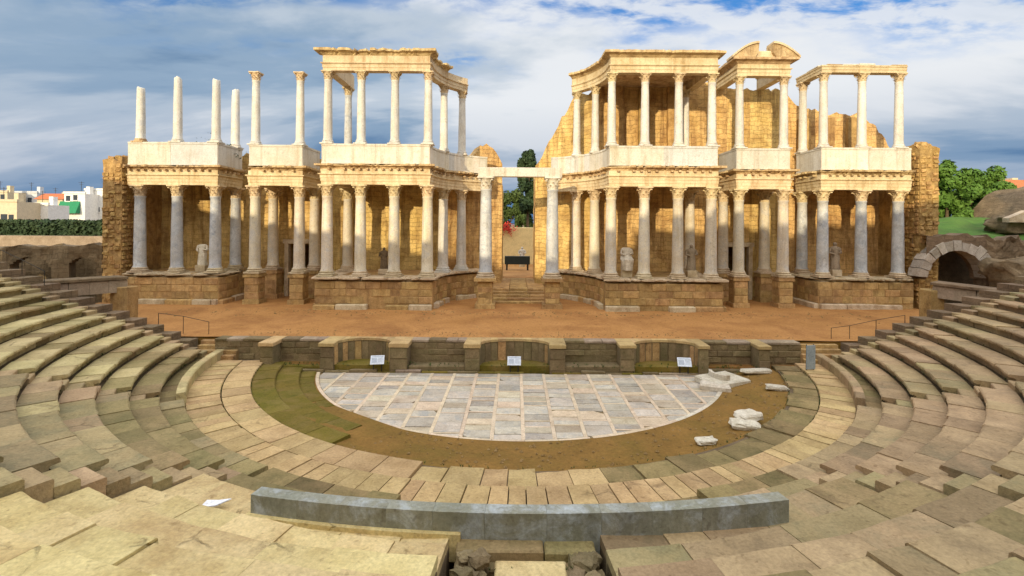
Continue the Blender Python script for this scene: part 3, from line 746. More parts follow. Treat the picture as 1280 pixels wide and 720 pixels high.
def modillions(parent, path, z, o0, o1, w):
    # small bracket blocks under the cornice, too small to pick apart
    m = MB()
    for a, b in zip(path[:-1], path[1:]):
        a = Vector(a); b = Vector(b); d = b-a; L_ = d.length; d.normalize(); nn = Vector((d.y, -d.x)); k = max(1, int(L_/0.52))
        for i in range(k):
            if random.random() < 0.14: continue
            c = a+d*(L_*(i+0.5)/k); vs = []
            for zz in (z, z+0.13):
                for (u, v) in ((-w/2, o0), (w/2, o0), (w/2, o1), (-w/2, o1)):
                    q = c+d*u+nn*v; vs.append((q.x, q.y, zz))
            m.add(vs, [(0, 3, 2, 1), (4, 5, 6, 7), (0, 1, 5, 4), (1, 2, 6, 5), (2, 3, 7, 6), (3, 0, 4, 7)])
    o = m.build('brackets', 'cornice', parent); o['kind'] = 'stuff'; return o
EXC, EXR = (0.0, 8.3), 6.75
YF, YW, YB = 7.9, 9.6, 13.4     # front of the inner blocks, front of porches and wings, back wall face
def exedra(r, a0, a1, n):
    # on the left half: angle from the -X axis towards +Y
    return [(EXC[0]-r*math.cos(a0+(a1-a0)*i/n), EXC[1]+r*math.sin(a0+(a1-a0)*i/n)) for i in range(n+1)]
RL, RU = 0.41, 0.31             # column radii

def block(s, kind, label, cols, upper, heights, cm, um, opts):
    """one colonnaded block of the stage front; path is the column line for the left half"""
    rnd = random.Random(len(label)*7+(3 if s > 0 else 1))
    path = mir(opts['path'], s)
    cx = sum(p[0] for p in path)/len(path)
    th = thing('stage_pavilion', label, 'colonnade', (cx, min(p[1] for p in path), ZS), 'colonnaded blocks of the stage front')
    # podium
    if opts.get('podium', True):
        pod = MB(); ins = 0.62
        poly = [p for p in path]
        pod.sweep(path, [(-1.0, ZS-0.2), (ins, ZS-0.2), (ins, ZP-0.35), (-1.0, ZP-0.35)])
        back = mir(opts['back'], s)
        pod.prism(path+back, ZS-0.1, ZP-0.06)
        po = pod.build('podium', 'podium', th)
        cap = MB(); broken_cornice(cap, path, ZP-0.34, ZP-0.02, -0.8, ins+0.30, opts.get('chip', 0.5), 3.0+s)
        cap.build('podium_cap', 'podcap', th)
        # broken plinth course at the foot
        pts = path; offs = MB()
        for i in range(len(path)-1):
            a, b = Vector(path[i]), Vector(path[i+1]); d = (b-a).normalized(); nn = Vector((d.y, -d.x))
            L_ = (b-a).length
            lo = 0.0; 
            e0 = (ins if i > 0 or True else 0)
            A = a+nn*ins; B = b+nn*ins
            ext0 = ins if (i > 0 and L_ > 1.2) else 0; ext1 = ins if (i < len(path)-2 and L_ > 1.2) else 0
            if L_ > 1.2:
                # convex corner extends the face, concave shortens it
                A = A-d*(ext0 if L_ > 3 or opts['kind'] != 'inner' else 0); B = B+d*(ext1 if L_ > 3 or opts['kind'] != 'inner' else 0)
            stones_on(po, A, B, ZS+0.42, ZP-0.36, 'podium', rnd, 0.50, 1.0, 0.03, 0.03)
            x = 0.0; LL = (B-A).length; ang = math.atan2(d.y, d.x)
            while x < LL-0.2:
                w = min(LL-x, rnd.uniform(1.2, 2.4))
                if rnd.random() > 0.10:
                    hh = ZS+rnd.choice((0.34, 0.40, 0.40)); out = 0.30+rnd.uniform(-0.05, 0.08)
                    MB().cbox(x+0.01, x+w-0.02, -out, 0.05, ZS-0.1, hh, 0.05, 0.02, rnd).build('plinth_stone', rnd.choice(('podcap', 'podium', 'podcap')), th, T(A.x, A.y, 0, ang))
                x += w
    else:
        for (x, y) in opts['ped']:
            xx = x if s < 0 else -x
            pe = MB(); pe.box(xx-0.62, xx+0.62, y-0.62, y+0.62, ZS-0.1, ZS+0.36); pe.box(xx-0.5, xx+0.5, y-0.5, y+0.5, ZS+0.36, ZP-0.3)
            pe.box(xx-0.6, xx+0.6, y-0.6, y+0.6, ZP-0.298, ZP-0.12); pe.box(xx-0.54, xx+0.54, y-0.54, y+0.54, ZP-0.118, ZP)
            po = pe.build('pedestal', 'podium', th)
            for (q0, q1) in (((xx-0.5, y-0.5), (xx+0.5, y-0.5)), ((xx+0.5, y-0.5), (xx+0.5, y+0.5)), ((xx-0.5, y+0.5), (xx-0.5, y-0.5))):
                stones_on(po, q0, q1, ZS+0.38, ZP-0.31, 'podium', rnd, 0.55, 1.0, 0.02)
    # lower columns
    for (x, y) in cols: column(th, x if s < 0 else -x, y, ZP-0.02, ZC, RL, cm(x, y))
    # lower entablature: three-fascia architrave, frieze, chipped cornice
    en = MB(); w = 0.40
    en.sweep(path, [(-w, ZC), (w*0.86, ZC), (w*0.86, ZC+0.22), (w*0.94, ZC+0.225), (w*0.94, ZC+0.46), (w*1.02, ZC+0.465), (w*1.02, ZC+0.66), (w*1.3, ZC+0.72), (w*1.3, ZC+0.78), (w*0.9, ZC+0.785), (w*0.9, ZC+1.12), (-w, ZC+1.12)])
    eo = en.build('entablature', 'cream', th)
    co = MB(); broken_cornice(co, path, ZC+1.12, ZE-0.02, -w, opts.get('lip', 0.80), opts.get('chipc', 0.7), 8.0+s*2+cx)
    co.build('cornice', 'cornice', eo)
    modillions(eo, path, ZC+1.02, 0.36, 0.62, 0.16)
    za = heights[0]
    # gallery roof behind it
    rf = MB(); rf.prism(path+mir(opts['back'], s), ZC+0.75, ZE-0.15); rf.build('gallery_roof', 'cornice', th)
    # attic band, one slab after another
    at = path; seg_i = 0
    for i in range(len(at)-1):
        a, b = Vector(at[i]), Vector(at[i+1]); d = (b-a).normalized(); nn = Vector((d.y, -d.x)); L_ = (b-a).length
    pts = ragged(path, 2.3) if opts['kind'] != 'inner' else ragged(path, 2.45)
    am = MB(); am.sweep(path, [(-0.34, ZE-0.03), (0.30, ZE-0.03), (0.30, za-0.02), (-0.34, za-0.02)])
    ao = am.build('attic', 'attic', th)
    for i in range(len(pts)-1):
        a, b = Vector(pts[i]), Vector(pts[i+1]); d = (b-a).normalized(); nn = Vector((d.y, -d.x)); ang = math.atan2(d.y, d.x); L_ = (b-a).length
        e0 = 0.30 if i > 0 and (Vector(pts[i])-Vector(pts[i-1])).normalized().dot(d) < 0.5 else 0
        e1 = 0.30 if i < len(pts)-2 and (Vector(pts[i+2])-Vector(pts[i+1])).normalized().dot(d) < 0.5 else 0
        m = MB(); m.box(-e0+0.006, L_+e1-0.006, -0.325-rnd.uniform(0, 0.012), -0.29, ZE-0.02, za-0.14)
        m.box(-e0+0.006, L_+e1-0.006, -0.37, -0.2, za-0.138, za+0.004); m.box(-e0+0.004, L_+e1-0.004, -0.36, -0.2, ZE-0.018, ZE+0.10)
        m.build('attic_slab', rnd.choice(('attic', 'attic', 'atticgrey')), ao, T(a.x, a.y, 0, ang))
    # upper columns
    for u in upper:
        x, y, top, cap, mt = u[:5]
        column(th, x if s < 0 else -x, y, za-0.01, top, RU*(u[5] if len(u) > 5 else 1), mt, cap, 'capital', 'white' if len(u) < 7 else u[6], broken=not cap)
    # upper entablature
    if 'upath' in opts:
        up_ = mir(opts['upath'], s); z = heights[1]; w = 0.33; zt = heights[2]
        e2 = MB()
        if zt-z > 1.0:
            e2.sweep(up_, [(-w, z), (w*0.88, z), (w*0.88, z+0.22), (w*0.98, z+0.225), (w*0.98, z+0.44), (w*1.3, z+0.52), (w*1.3, z+0.56), (w*0.9, z+0.565), (w*0.9, zt-0.42), (-w, zt-0.42)])
            e = e2.build('entablature', 'cream', th)
            c2 = MB(); cp = mir(opts.get('cpath', opts['upath']), s); broken_cornice(c2, cp, zt-0.418, zt, -w-0.1, 0.78, opts.get('uchip', 0.35), 21.0+s*3); c2.build('cornice', 'cornice', e)
        else:
            e2.sweep(up_, [(-w, z), (w*0.9, z), (w*0.9, z+0.2), (w, z+0.205), (w, z+0.4), (w*1.15, z+0.42), (w*1.15, zt), (-w, zt)])
            e = e2.build('architrave', 'cream', th)
            q = ragged(up_, 1.1)
            for i in range(len(q)-1):
                if rnd.random() < 0.75:
                    a, b = Vector(q[i]), Vector(q[i+1]); d = (b-a); ang = math.atan2(d.y, d.x)
                    MB().cbox(0.02, d.length-0.03, -0.40, 0.3, zt+0.003, zt+rnd.uniform(0.05, 0.14), 0.03, 0.03, rnd).build('coping_stone', rnd.choice(('attic', 'cornice')), e, T(a.x, a.y, 0, ang))
    if opts.get('uroof'):
        r_ = MB(); r_.prism(mir(opts['upath'], s)+mir(opts['uback'], s), heights[1]+0.55, heights[2]-0.12); r_.build('upper_roof', 'cornice', th)
    return th

cS = lambda m: (lambda x, y: m)
# --- inner blocks beside the central door
ex_a = [math.asin(max(-1, min(1, (y-8.3)/EXR))) for y in (11.4, 13.1)]
exc = exedra(EXR, 0.0, R(65), 11)
ipath = [(-13.85, 12.6), (-13.85, YF), (-6.75, YF)]+exc[1:]
iback = exedra(8.1, R(65), R(42), 4)+[(-6.3, YB+0.1), (-13.2, YB+0.1)]
icols = [(-13.85, YF), (-11.45, YF), (-9.02, YF), (-6.62, YF), (-13.85, 12.3), (-EXR*math.cos(ex_a[0]), 11.4), (-EXR*math.cos(ex_a[1]), 13.1)]
iu = [(-13.85, YF), (-11.45, YF), (-9.02, YF), (-6.62, YF), (-EXR*math.cos(ex_a[0]), 11.4), (-EXR*math.cos(ex_a[1]), 13.1)]
up_in = [(-13.85, 12.6), (-13.85, YF), (-6.75, YF)]+exedra(EXR, 0.0, R(48), 8)[1:]
cp_l = [(-13.85, 11.5), (-13.85, YF), (-6.75, YF)]+exedra(EXR, 0.0, R(28), 5)[1:]
def cm_in(x, y): return random.choice(('shaft', 'shaft', 'white', 'shaft', 'grey'))
block(-1, 'inner', 'two-storey inner colonnade with open sky behind its roofed upper columns, left of the central door', icols,
      [(x, y, ZU, True, 'white') for x, y in iu]+[(-13.85, 12.2, ZU, True, 'grey')], (ZA, ZU, ZT), cm_in, None,
      dict(path=ipath, back=iback, kind='inner', upath=up_in, cpath=cp_l, uchip=0.8))
block(1, 'inner', 'two-storey inner colonnade with golden wall behind its upper columns, beside the pedimented porch', icols,
      [(x, y, ZU, True, 'white') for x, y in iu]+[(-13.4, 12.2, ZU, True, 'white')], (ZA, ZU, ZT), cm_in, None,
      dict(path=ipath, back=iback, kind='inner', upath=up_in, uroof=True, uback=[exedra(8.0, R(48), R(48), 1)[0], (-6.3, YB+0.1), (-13.2, YB+0.1)], uchip=0.15))
# --- porches over the side doors
bpath = [(-19.95, 12.6), (-19.95, YW), (-16.6, YW), (-16.6, 12.6)]
bback = [(-16.6, YB+0.1), (-19.95, YB+0.1)]
bped = [(-19.95, YW), (-16.6, YW), (-19.95, 12.4), (-16.6, 12.4)]
block(-1, 'porch', 'narrow porch over a side door with two bare upper columns against the sky', bped,
      [(-19.95, YW, 18.9, True, 'white'), (-16.6, YW, 18.9, True, 'white')], (13.4, 0, 0), cS('shaft'), None,
      dict(path=bpath, back=bback, kind='porch', podium=False, ped=bped))
eth = block(1, 'porch', 'narrow porch over a side door topped by a broken curved pediment', bped,
      [(-19.95, YW, 18.85, True, 'white'), (-16.6, YW, 18.85, True, 'white')], (13.4, 18.85, 20.15), cS('shaft'), None,
      dict(path=bpath, back=bback, kind='porch', podium=False, ped=bped, upath=[(-19.95, 13.2), (-19.95, YW), (-16.6, YW), (-16.6, 13.2)], uchip=0.1))
# broken pediment: two curved horns and a low centre piece
def horn(s2):
    m = MB(); N = 10; cxx = 18.27; pts = []
    for i in range(N+1):
        t = i/N; x = 2.5-2.0*t; z = 20.12+1.05*math.sin(t*math.pi*0.5)**0.95
        pts.append((x, z))
    low = [(2.45, 20.12), (0.70, 20.12)]
    prof = [(cxx+s2*x, z) for x, z in pts]+[(cxx+s2*0.55, 20.5), (cxx+s2*0.8, 20.14), (cxx+s2*2.2, 20.14)]
    n_ = len(prof); y0_, y1_ = YW-0.62, YW+0.35
    m.add([(p[0], y0_, p[1]) for p in prof]+[(p[0], y1_, p[1]) for p in prof], [tuple(range(n_)), tuple(range(2*n_-1, n_-1, -1))]+[(i, (i+1) % n_, (i+1) % n_+n_, i+n_) for i in range(n_)])
    o = m.build('pediment_horn', 'cornice', eth)
    rim = MB(); vs = []
    for i, (x, z) in enumerate(pts):
        for yy, dz in ((y0_-0.12, 0.0), (y0_-0.12, 0.16), (y1_, 0.16), (y1_, 0.0)): vs.append((cxx+s2*(x+0.03), yy, z+dz-0.02))
    fs = []
    for i in range(N):
        for k in range(4): b = (k+1) % 4; fs.append((i*4+k, i*4+b, i*4+4+b, i*4+4+k))
    fs += [(0, 1, 2, 3), tuple(N*4+k for k in (3, 2, 1, 0))]
    rim.add(vs, fs); rim.build('moulding', 'cream', o)
horn(-1); horn(1)
tm = MB(); tm.prism([(17.5, 0), (19.0, 0), (19.0, 0.01), (17.5, 0.01)], 0, 0.01)
MB().cbox(17.2, 19.3, YW-0.3, YW+0.2, 20.13, 20.75, 0.12, 0.05).build('pediment_centre', 'cream', eth)
# --- end wings
wpath = [(-29.35, YW), (-22.95, YW), (-22.95, 12.6)]
wback = [(-22.95, YB+0.1), (-29.35, YB+0.1)]
wc = [(-28.65, YW), (-25.85, YW), (-22.95, YW), (-22.95, 12.3)]
block(-1, 'wing', 'end wing with broken upper shafts without capitals, beside the rubble pier facing the town', wc,
      [(-28.65, YW, 17.7, False, 'white', 1, 'cornice'), (-25.85, YW, 18.45, False, 'white'), (-22.95, YW, 18.35, False, 'white'), (-22.95, 12.2, 18.3, False, 'white'), (-23.4, 12.9, 18.1, False, 'grey')], (13.55, 0, 0), cS('grey'), None,
      dict(path=wpath, back=wback, kind='wing', chip=0.9))
block(1, 'wing', 'end wing with a thin bare architrave on its upper columns, beside the pier and arch', wc,
      [(-28.65, YW, 19.15, True, 'white'), (-25.85, YW, 19.15, True, 'white'), (-22.95, YW, 19.15, True, 'white'), (-22.95, 12.3, 19.15, True, 'white')], (13.5, 19.15, 19.68), cS('grey'), None,
      dict(path=wpath, back=wback, kind='wing', chip=0.9, upath=[(-29.0, YW), (-22.95, YW), (-22.95, 12.7)]))

# --- central portal: two tall columns on pedestals and a white beam
cp = thing('central_portal', 'two grey columns on tall pedestals carrying a white beam before the central doorway', 'portal', (0, 8.5, ZS))
for s in (-1, 1):
    x, y = s*2.44, 8.5
    pe = MB(); pe.box(x-0.72, x+0.72, y-0.72, y+0.72, ZS-0.1, ZS+0.35); pe.box(x-0.52, x+0.52, y-0.52, y+0.52, ZS+0.35, ZS+2.0)
    pe.box(x-0.78, x+0.78, y-0.78, y+0.78, ZS+2.002, ZS+2.22)
    po = pe.build('pedestal', 'podium', cp)
    rnd = random.Random(31+s)
    stones_on(po, (x-0.52, y-0.52), (x+0.52, y-0.52), ZS+0.37, ZS+1.99, 'podium', rnd, 0.45, 0.9, 0.02)
    stones_on(po, (x+0.52*1, y-0.52), (x+0.52, y+0.52), ZS+0.37, ZS+1.99, 'podium', rnd, 0.45, 0.9, 0.02)
    stones_on(po, (x-0.52, y+0.52), (x-0.52, y-0.52), ZS+0.37, ZS+1.99, 'podium', rnd, 0.45, 0.9, 0.02)
    column(cp, x, y, ZS+2.2, 11.05, 0.46, 'grey', True, 'attic')
MB().cbox(-3.0, 3.1, 8.1, 8.9, 11.052, 11.7, 0.03, 0.01).build('beam', 'attic', cp)

# ------------------------------------------------------------ back wall of the stage
sw = thing('stage_wall', 'tall ruined golden masonry wall standing behind the stage columns', 'wall', (0, 14, ZS))
def ruin_wall(path, thick, z0, topf, mat, parent, name='wall', step=0.25, rough=0.07, seed=0.0):
    # path walked so that the front (rough) face is on its right
    pts = ragged(path, step); n_ = len(pts); m = MB(); nz_ = 18
    nr = []
    for i in range(n_):
        a = Vector(pts[max(0, i-1)]); b = Vector(pts[min(n_-1, i+1)]); d = (b-a).normalized(); nr.append(Vector((d.y, -d.x)))
    tops = [topf(p[0], i/(n_-1))+0.34*fb(p[0]*1.3+seed, p[1]*1.3, seed)+0.30*fb(p[0]*4.7+seed, p[1]*4.7, seed) for i, p in enumerate(pts)]
    for side in (0, 1):
        for i, p in enumerate(pts):
            for k in range(nz_+1):
                z = z0+(tops[i]-z0)*k/nz_
                o = rough*fb(p[0]*1.6+seed, z*1.6, p[1]*1.6) if side == 0 else -thick+rough*fb(p[0]*2, z*2, 9)
                m.v.append((p[0]+nr[i].x*o, p[1]+nr[i].y*o, z-(0.25*abs(fb(p[0]*2, p[1], 4)) if side and k == nz_ else 0)))
    S = n_*(nz_+1)
    for i in range(n_-1):
        for k in range(nz_):
            a = i*(nz_+1)+k; b = a+nz_+1
            m.f.append((a, b, b+1, a+1)); m.f.append((S+a, S+a+1, S+b+1, S+b))
        a = i*(nz_+1)+nz_; b = a+nz_+1; m.f.append((a, b, S+b, S+a))
    for i in (0, n_-1):
        for k in range(nz_): a = i*(nz_+1)+k; m.f.append((a, a+1, S+a+1, S+a))
    return m.build(name, mat, parent)
TK = 1.5
flat = lambda h: (lambda x, t: h)
# left half
ruin_wall([(-31.0, YB), (-19.2, YB)], TK, ZS-0.3, flat(13.1), 'gold', sw, seed=1)
ruin_wall([(-17.3, YB), (-6.4, YB)], TK, ZS-0.3, flat(13.0), 'gold', sw, seed=2)
ruin_wall([(-19.2, YB+0.02), (-17.3, YB+0.02)], TK-0.04, 5.8, flat(13.0), 'gold', sw, 'wall_over_door', seed=3)
exw = exedra(8.2, R(38.5), R(79.6), 10)
ruin_wall([(-6.42, YB)]+exw[1:], TK, ZS-0.3, lambda x, t: 12.4 if x < -4.4 else 12.6+2.0*math.sin(max(0, min(1, (x+4.4)/3.0))*math.pi)**0.8, 'gold', sw, seed=4)
# right half
def up_l(x, t): return 12.6+max(0, min(1, (x-1.4)/3.4))*6.2
ruin_wall([(-x, y) for x, y in ([(-6.42, YB)]+exw[1:])][::-1], TK, ZS-0.3, up_l, 'gold', sw, seed=5)
ruin_wall([(6.4, YB), (17.3, YB)], TK, ZS-0.3, lambda x, t: 19.35, 'gold', sw, seed=6)
ruin_wall([(19.2, YB), (22.3, YB)], TK, ZS-0.3, flat(18.9), 'gold', sw, seed=7)
ruin_wall([(17.3, YB+0.02), (19.2, YB+0.02)], TK-0.04, 5.8, flat(18.95), 'gold', sw, 'wall_over_door', seed=8)
def wing_top(x, t):
    prof = [(22.3, 18.4), (23.0, 17.6), (24.5, 17.2), (26.6, 17.0), (28.6, 16.8), (29.6, 16.0), (30.4, 14.8), (31.2, 13.6)]
    for (xa, za), (xb, zb) in zip(prof[:-1], prof[1:]):
        if x <= xb: return za+(zb-za)*(x-xa)/(xb-xa)
    return 13.6
ruin_wall([(22.3, YB), (31.2, YB)], TK, ZS-0.3, wing_top, 'gold', sw, seed=9)
# side jambs of the passage behind the central door
for s in (-1, 1):
    pth = [(s*1.50, 16.5), (s*1.55, 22.5)]
    ruin_wall(pth if s < 0 else pth[::-1], 1.2, ZS-0.3, lambda x, t, s=s: 12.2 if s > 0 else 11.0, 'gold', sw, 'passage_wall', seed=11+s)
# pilasters on the upper right wall and marble door frames
for x in (8.2, 10.3, 12.7, 23.6, 25.6, 27.6):
    MB().cbox(x-0.45, x+0.45, YB-0.32, YB+0.2, ZA, (19.0 if x < 15 else 16.6)+random.uniform(-0.2, 0.1), 0.05, 0.04).build('pilaster', 'rubble', sw)
for s in (-1, 1):
    d = MB()
    for q in (-1, 1): d.box(s*18.25+q*1.02-0.16, s*18.25+q*1.02+0.16, YB-0.14, YB+0.3, ZS, 5.85)
    d.box(s*18.25-1.3, s*18.25+1.3, YB-0.18, YB+0.3, 5.852, 6.2)
    d.build('door_frame', 'podcap', sw)
# far wall of the dark rooms behind the side doors
for s in (-1, 1):
    m = MB(); m.box(s*18.25-2.4, s*18.25+2.4, YB+4.5, YB+5.0, ZS, 9.0); m.box(s*18.25-2.4, s*18.25-2.0, YB+TK, YB+4.5, ZS, 9.0); m.box(s*18.25+2.0, s*18.25+2.4, YB+TK, YB+4.5, ZS, 9.0)
    m.box(s*18.25-2.4, s*18.25+2.4, YB+TK, YB+5.0, 9.002, 9.4); m.build('back_room', 'rubble', sw)

# rubble piers at both ends of the stage building
def pier(label, x0, x1, top, seed):
    th = thing('rubble_pier', label, 'pier', ((x0+x1)/2, 9.3, ZS), 'rubble end piers of the stage')
    ruin_wall([(x0, 9.2), (x1, 9.2)], 5.2, ZS-1.6, flat(top), 'rubble', th, 'pier_core', 0.3, 0.12, seed)
    rnd = random.Random(seed)
    for (p0, p1) in (((x0, 9.2), (x1, 9.2)), ((x1, 9.2), (x1, 10.6)), ((x0, 10.6), (x0, 9.2))):
        stones_on(th, p0, p1, ZS+0.3, top-0.4, 'rubble', rnd, 0.33, 0.46, 0.08, 0.22, 0.09)
    for k in range(10):
        link('stone', rockmesh('stone', rnd.uniform(0.35, 0.7), rnd.uniform(0.35, 0.7), rnd.uniform(0.3, 0.55), 'rubble', 0.4, k+seed*5), th, T(rnd.uniform(x0+0.2, x1-0.2), 9.4+rnd.uniform(0, 1.5), top-0.2, rnd.uniform(0, 3)))
pier('golden rubble pier closing the stage beside the wing of broken shafts', -31.15, -29.75, 12.3, 3)
pier('tall golden rubble pier standing over the pale voussoir arch', 29.95, 31.35, 13.7, 4)

# steps up through the central doorway
cs = thing('doorway_steps', 'worn brown stone steps rising through the central doorway', 'steps', (0, 11, ZS))
for k in range(5):
    y = 10.2+k*0.55
    for i in range(3):
        w = 5.6/3 if k < 3 else 4.4/3; xx = -1.5*w+i*w
        MB().cbox(xx+0.01, xx+w-0.01, y, y+(0.56 if k < 4 else 8.0), ZS-0.1, ZS+0.18*(k+1), 0.03, 0.012).build('step', 'podium', cs)

# ------------------------------------------------------------ stage front wall with niches
fw = thing('stage_front_wall', 'low stone wall of alternating curved and square niches along the stage edge', 'wall', (0, -1.9, 0))
PXM = 25.6/FPX
def wx(x): return CAMX+(x-645)*PXM
YFR, YRB, YNB, YBK = -2.62, -1.75, -1.36, -1.15
els = [('r', 262, 330), ('p', 330, 346), ('r', 346, 404), ('p', 404, 421), ('c', 421, 490), ('p', 490, 512), ('r', 512, 583), ('p', 583, 601), ('c', 601, 688),
       ('p', 688, 707), ('r', 707, 775), ('p', 775, 793), ('c', 793, 872), ('p', 872, 884), ('r', 884, 946), ('p', 946, 960), ('r', 960, 1010)]
rnd = random.Random(21)
for kind, xa, xb in els:
    a, b = wx(xa), wx(xb)
    if kind == 'p':
        ht = ZS-0.13+rnd.uniform(-0.05, 0.0)
        p = MB(); p.box(a, b, YFR, YBK, -0.4, ht); po = p.build('pier', 'stagewall', fw)
        stones_on(po, (a, YFR), (b, YFR), 0.12, ht-0.01, 'stagewall', rnd, 0.6, 0.9, 0.015)
        MB().cbox(a-0.05, b+0.05, YFR-0.07, YBK+0.02, ht+0.003, ZS+0.03, 0.03, 0.02, rnd).build('coping_stone', 'beam' if rnd.random() < 0.3 else 'slab', fw)
    elif kind == 'r':
        ht = ZS-0.10
        p = MB(); p.box(a, b, YRB, YBK+0.01, -0.4, ht); po = p.build('recess_wall', 'stagewall', fw)
        stones_on(po, (a, YRB), (b, YRB), 0.35, ht-0.02, 'stagewall', rnd, 0.33, 0.8, 0.025, 0.12)
        x = a
        while x < b-0.1:
            w = min(b-x, rnd.uniform(0.6, 1.2)); MB().cbox(x+0.01, x+w-0.01, YRB-0.05, YBK+0.02, ht+0.003, ZS+0.015, 0.02, 0.015, rnd).build('coping_stone', 'stagewall' if rnd.random() < 0.6 else 'beam', fw); x += w
        MB().cbox(a, b, YFR+0.12, YRB+0.02, -0.3, 0.30+rnd.uniform(-0.1, 0.12), 0.05, 0.05, rnd).build('ledge', 'moss' if rnd.random() < 0.6 else 'stagewall', fw)
    else:
        n_ = 12; mid = (a+b)/2; hw = (b-a)/2
        arc_ = [(mid-hw*math.cos(math.pi*i/n_), YFR+0.10+(YNB-YFR-0.10)*math.sin(math.pi*i/n_)**0.8) for i in range(n_+1)]
        ht = ZS-0.11
        p = MB()
        for (q0, q1) in zip(arc_[:-1], arc_[1:]): p.prism([q0, q1, (q1[0], YBK), (q0[0], YBK)], -0.4, ht)
        po = p.build('niche_wall', 'stagewall', fw)
        for i, (q0, q1) in enumerate(zip(arc_[:-1], arc_[1:])):
            stones_on(po, q0, q1, 0.3, ht-0.02, rnd.choice(('stagewall', 'podium', 'stagewall')), rnd, 1.1, 1.0, 0.02)
            MB().prism([(q0[0], q0[1]-0.06), (q1[0]-0.004, q1[1]-0.06), (q1[0]-0.004, YBK+0.02), (q0[0], YBK+0.02)], ht+0.003, ZS+0.02).build('coping_stone', 'slab', fw)
        led = MB(); led.prism([(q[0], q[1]+0.03) for q in arc_]+[(mid+hw*0.5, YFR+0.05), (mid-hw*0.5, YFR+0.05)], -0.3, 0.34); led.build('ledge', 'moss', fw)
# foot course between wall and marble floor
x = wx(300)
while x < wx(985):
    w = rnd.uniform(0.7, 1.6)
    if rnd.random() < 0.85: MB().cbox(x, x+w-0.02, YE+0.01, YFR+0.08, -0.3, 0.10+rnd.uniform(-0.06, 0.06), 0.03, 0.03, rnd).build('foot_stone', rnd.choice(('stagewall', 'moss', 'beam')), fw)
    x += w

# earth apron between stage wall and the ends of the walkway
for s in (-1, 1):
    a = MB()
    a.prism([(s*9.5, -2.3), (s*18.5, -2.3), (s*18.5, -1.2), (s*9.5, -1.2)], -0.4, 0.28)
    structure(a.build('apron', 'dirt'))
# flights beside the stage
for s, lab in ((-1, 'small brown stone steps up to the stage beside the pale left seating'), (1, 'small brown stone steps up to the stage beside the blue-grey panel')):
    th = thing('stage_steps', lab, 'steps', (s*15.8, -1.8, 0.3), 'steps at the stage ends')
    for k in range(5):
        MB().cbox(s*15.9-1.1, s*15.9+1.1, -2.55+0.28*k, -1.0, 0.1, 0.48+0.20*k, 0.02, 0.01).build('step', 'podium', th)
# retaining walls under the seat ends along the stage
for s, lab in ((-1, 'dark stone retaining wall along the stage end of the pale left seating'), (1, 'dark stone retaining wall along the stage end of the brown right seating')):
    th = thing('retaining_wall', lab, 'wall', (s*21, -1.5, 0), 'retaining walls at the seat ends')
    for k in range(14):
        r = 17.2+k*TT
        MB().box(s*r if s > 0 else -r-TT+0.01, s*r+TT-0.01 if s > 0 else -r, -2.05-0.116*(k), -1.35-0.05*k, -0.4, ZZ1+k*HH+0.30).build('wall_block', 'brownwall', th)

# ------------------------------------------------------------ statues
def statue(label, x, y, z, h, mat, seated=False, head=True, face=0.0, base_h=0.5):
    th = thing('statue', label, 'statue', (x, y, z), 'statues between the stage columns')
    MB().cbox(x-0.36, x+0.36, y-0.32, y+0.32, z, z+base_h, 0.04, 0.01).build('plinth', 'podcap', th)
    m = MB(); H = h
    if seated: secs = [(0, .20, .26, -.10), (.08, .21, .26, -.10), (.30, .22, .24, -.10), (.40, .24, .28, -.06), (.46, .22, .22, 0.04), (.62, .19, .15, .06), (.78, .22, .14, .05), (.84, .13, .10, .04)]
    else: secs = [(0, .17, .15, 0), (.05, .18, .16, 0), (.25, .15, .13, 0), (.45, .155, .125, 0), (.55, .145, .11, 0), (.62, .13, .10, 0), (.72, .165, .115, 0), (.80, .185, .10, 0), (.835, .10, .075, 0)]
    if head: secs += [(.865, .05, .052, 0), (.885, .055, .06, -.01), (.92, .062, .075, -.015), (.96, .06, .07, -.01), (.99, .035, .04, 0)]
    seg = 28; vs = []
    for t, a_, b_, oy in secs:
        for k in range(seg):
            an = 2*math.pi*k/seg; fold = 1+(0.10*math.sin(9*an+4*t)+0.05*math.sin(5*an+9*t))*(1 if t < 0.7 else 0.25)
            vs.append((H*a_*fold*math.cos(an), H*(b_*fold*math.sin(an)+oy), H*t))
    fs = []
    for i in range(len(secs)-1):
        for k in range(seg): k2 = (k+1) % seg; fs.append((i*seg+k, i*seg+k2, (i+1)*seg+k2, (i+1)*seg+k))
    fs += [tuple(range(seg-1, -1, -1)), tuple((len(secs)-1)*seg+k for k in range(seg))]
    m.add(vs, fs)
    for s in (-1, 1):      # arms wrapped in drapery
        m.tube((s*.17*H, 0, .78*H), (s*.215*H, -.02*H, .60*H), .050*H, .042*H, 10)
        m.tube((s*.215*H, -.02*H, .61*H), (s*.09*H, -.15*H, .56*H+(.06*H if s > 0 else 0)), .040*H, .030*H, 10)
    me = m.mesh('figure', mat); soften(me, 60)
    link('figure', me, th, T(x, y, z+base_h, face))
statue('pale draped statue between the grey columns of the wing with broken shafts', -24.35, 10.3, ZP, 1.9, 'frag', head=False)
statue('dark small bust-like statue standing low behind the inner columns by open sky', -10.1, 9.3, ZP, 1.6, 'brownwall', head=True, base_h=0.4)
statue('seated white statue before the golden wall, between cream columns', 7.95, 8.7, ZP, 1.95, 'frag', seated=True, head=False)
statue('slim standing grey-brown statue between the last two cream inner columns', 12.75, 8.8, ZP, 1.9, 'beam')
statue('draped grey standing statue between blue-grey columns of the wing with thin architrave', 24.4, 10.4, ZP, 2.1, 'beam')

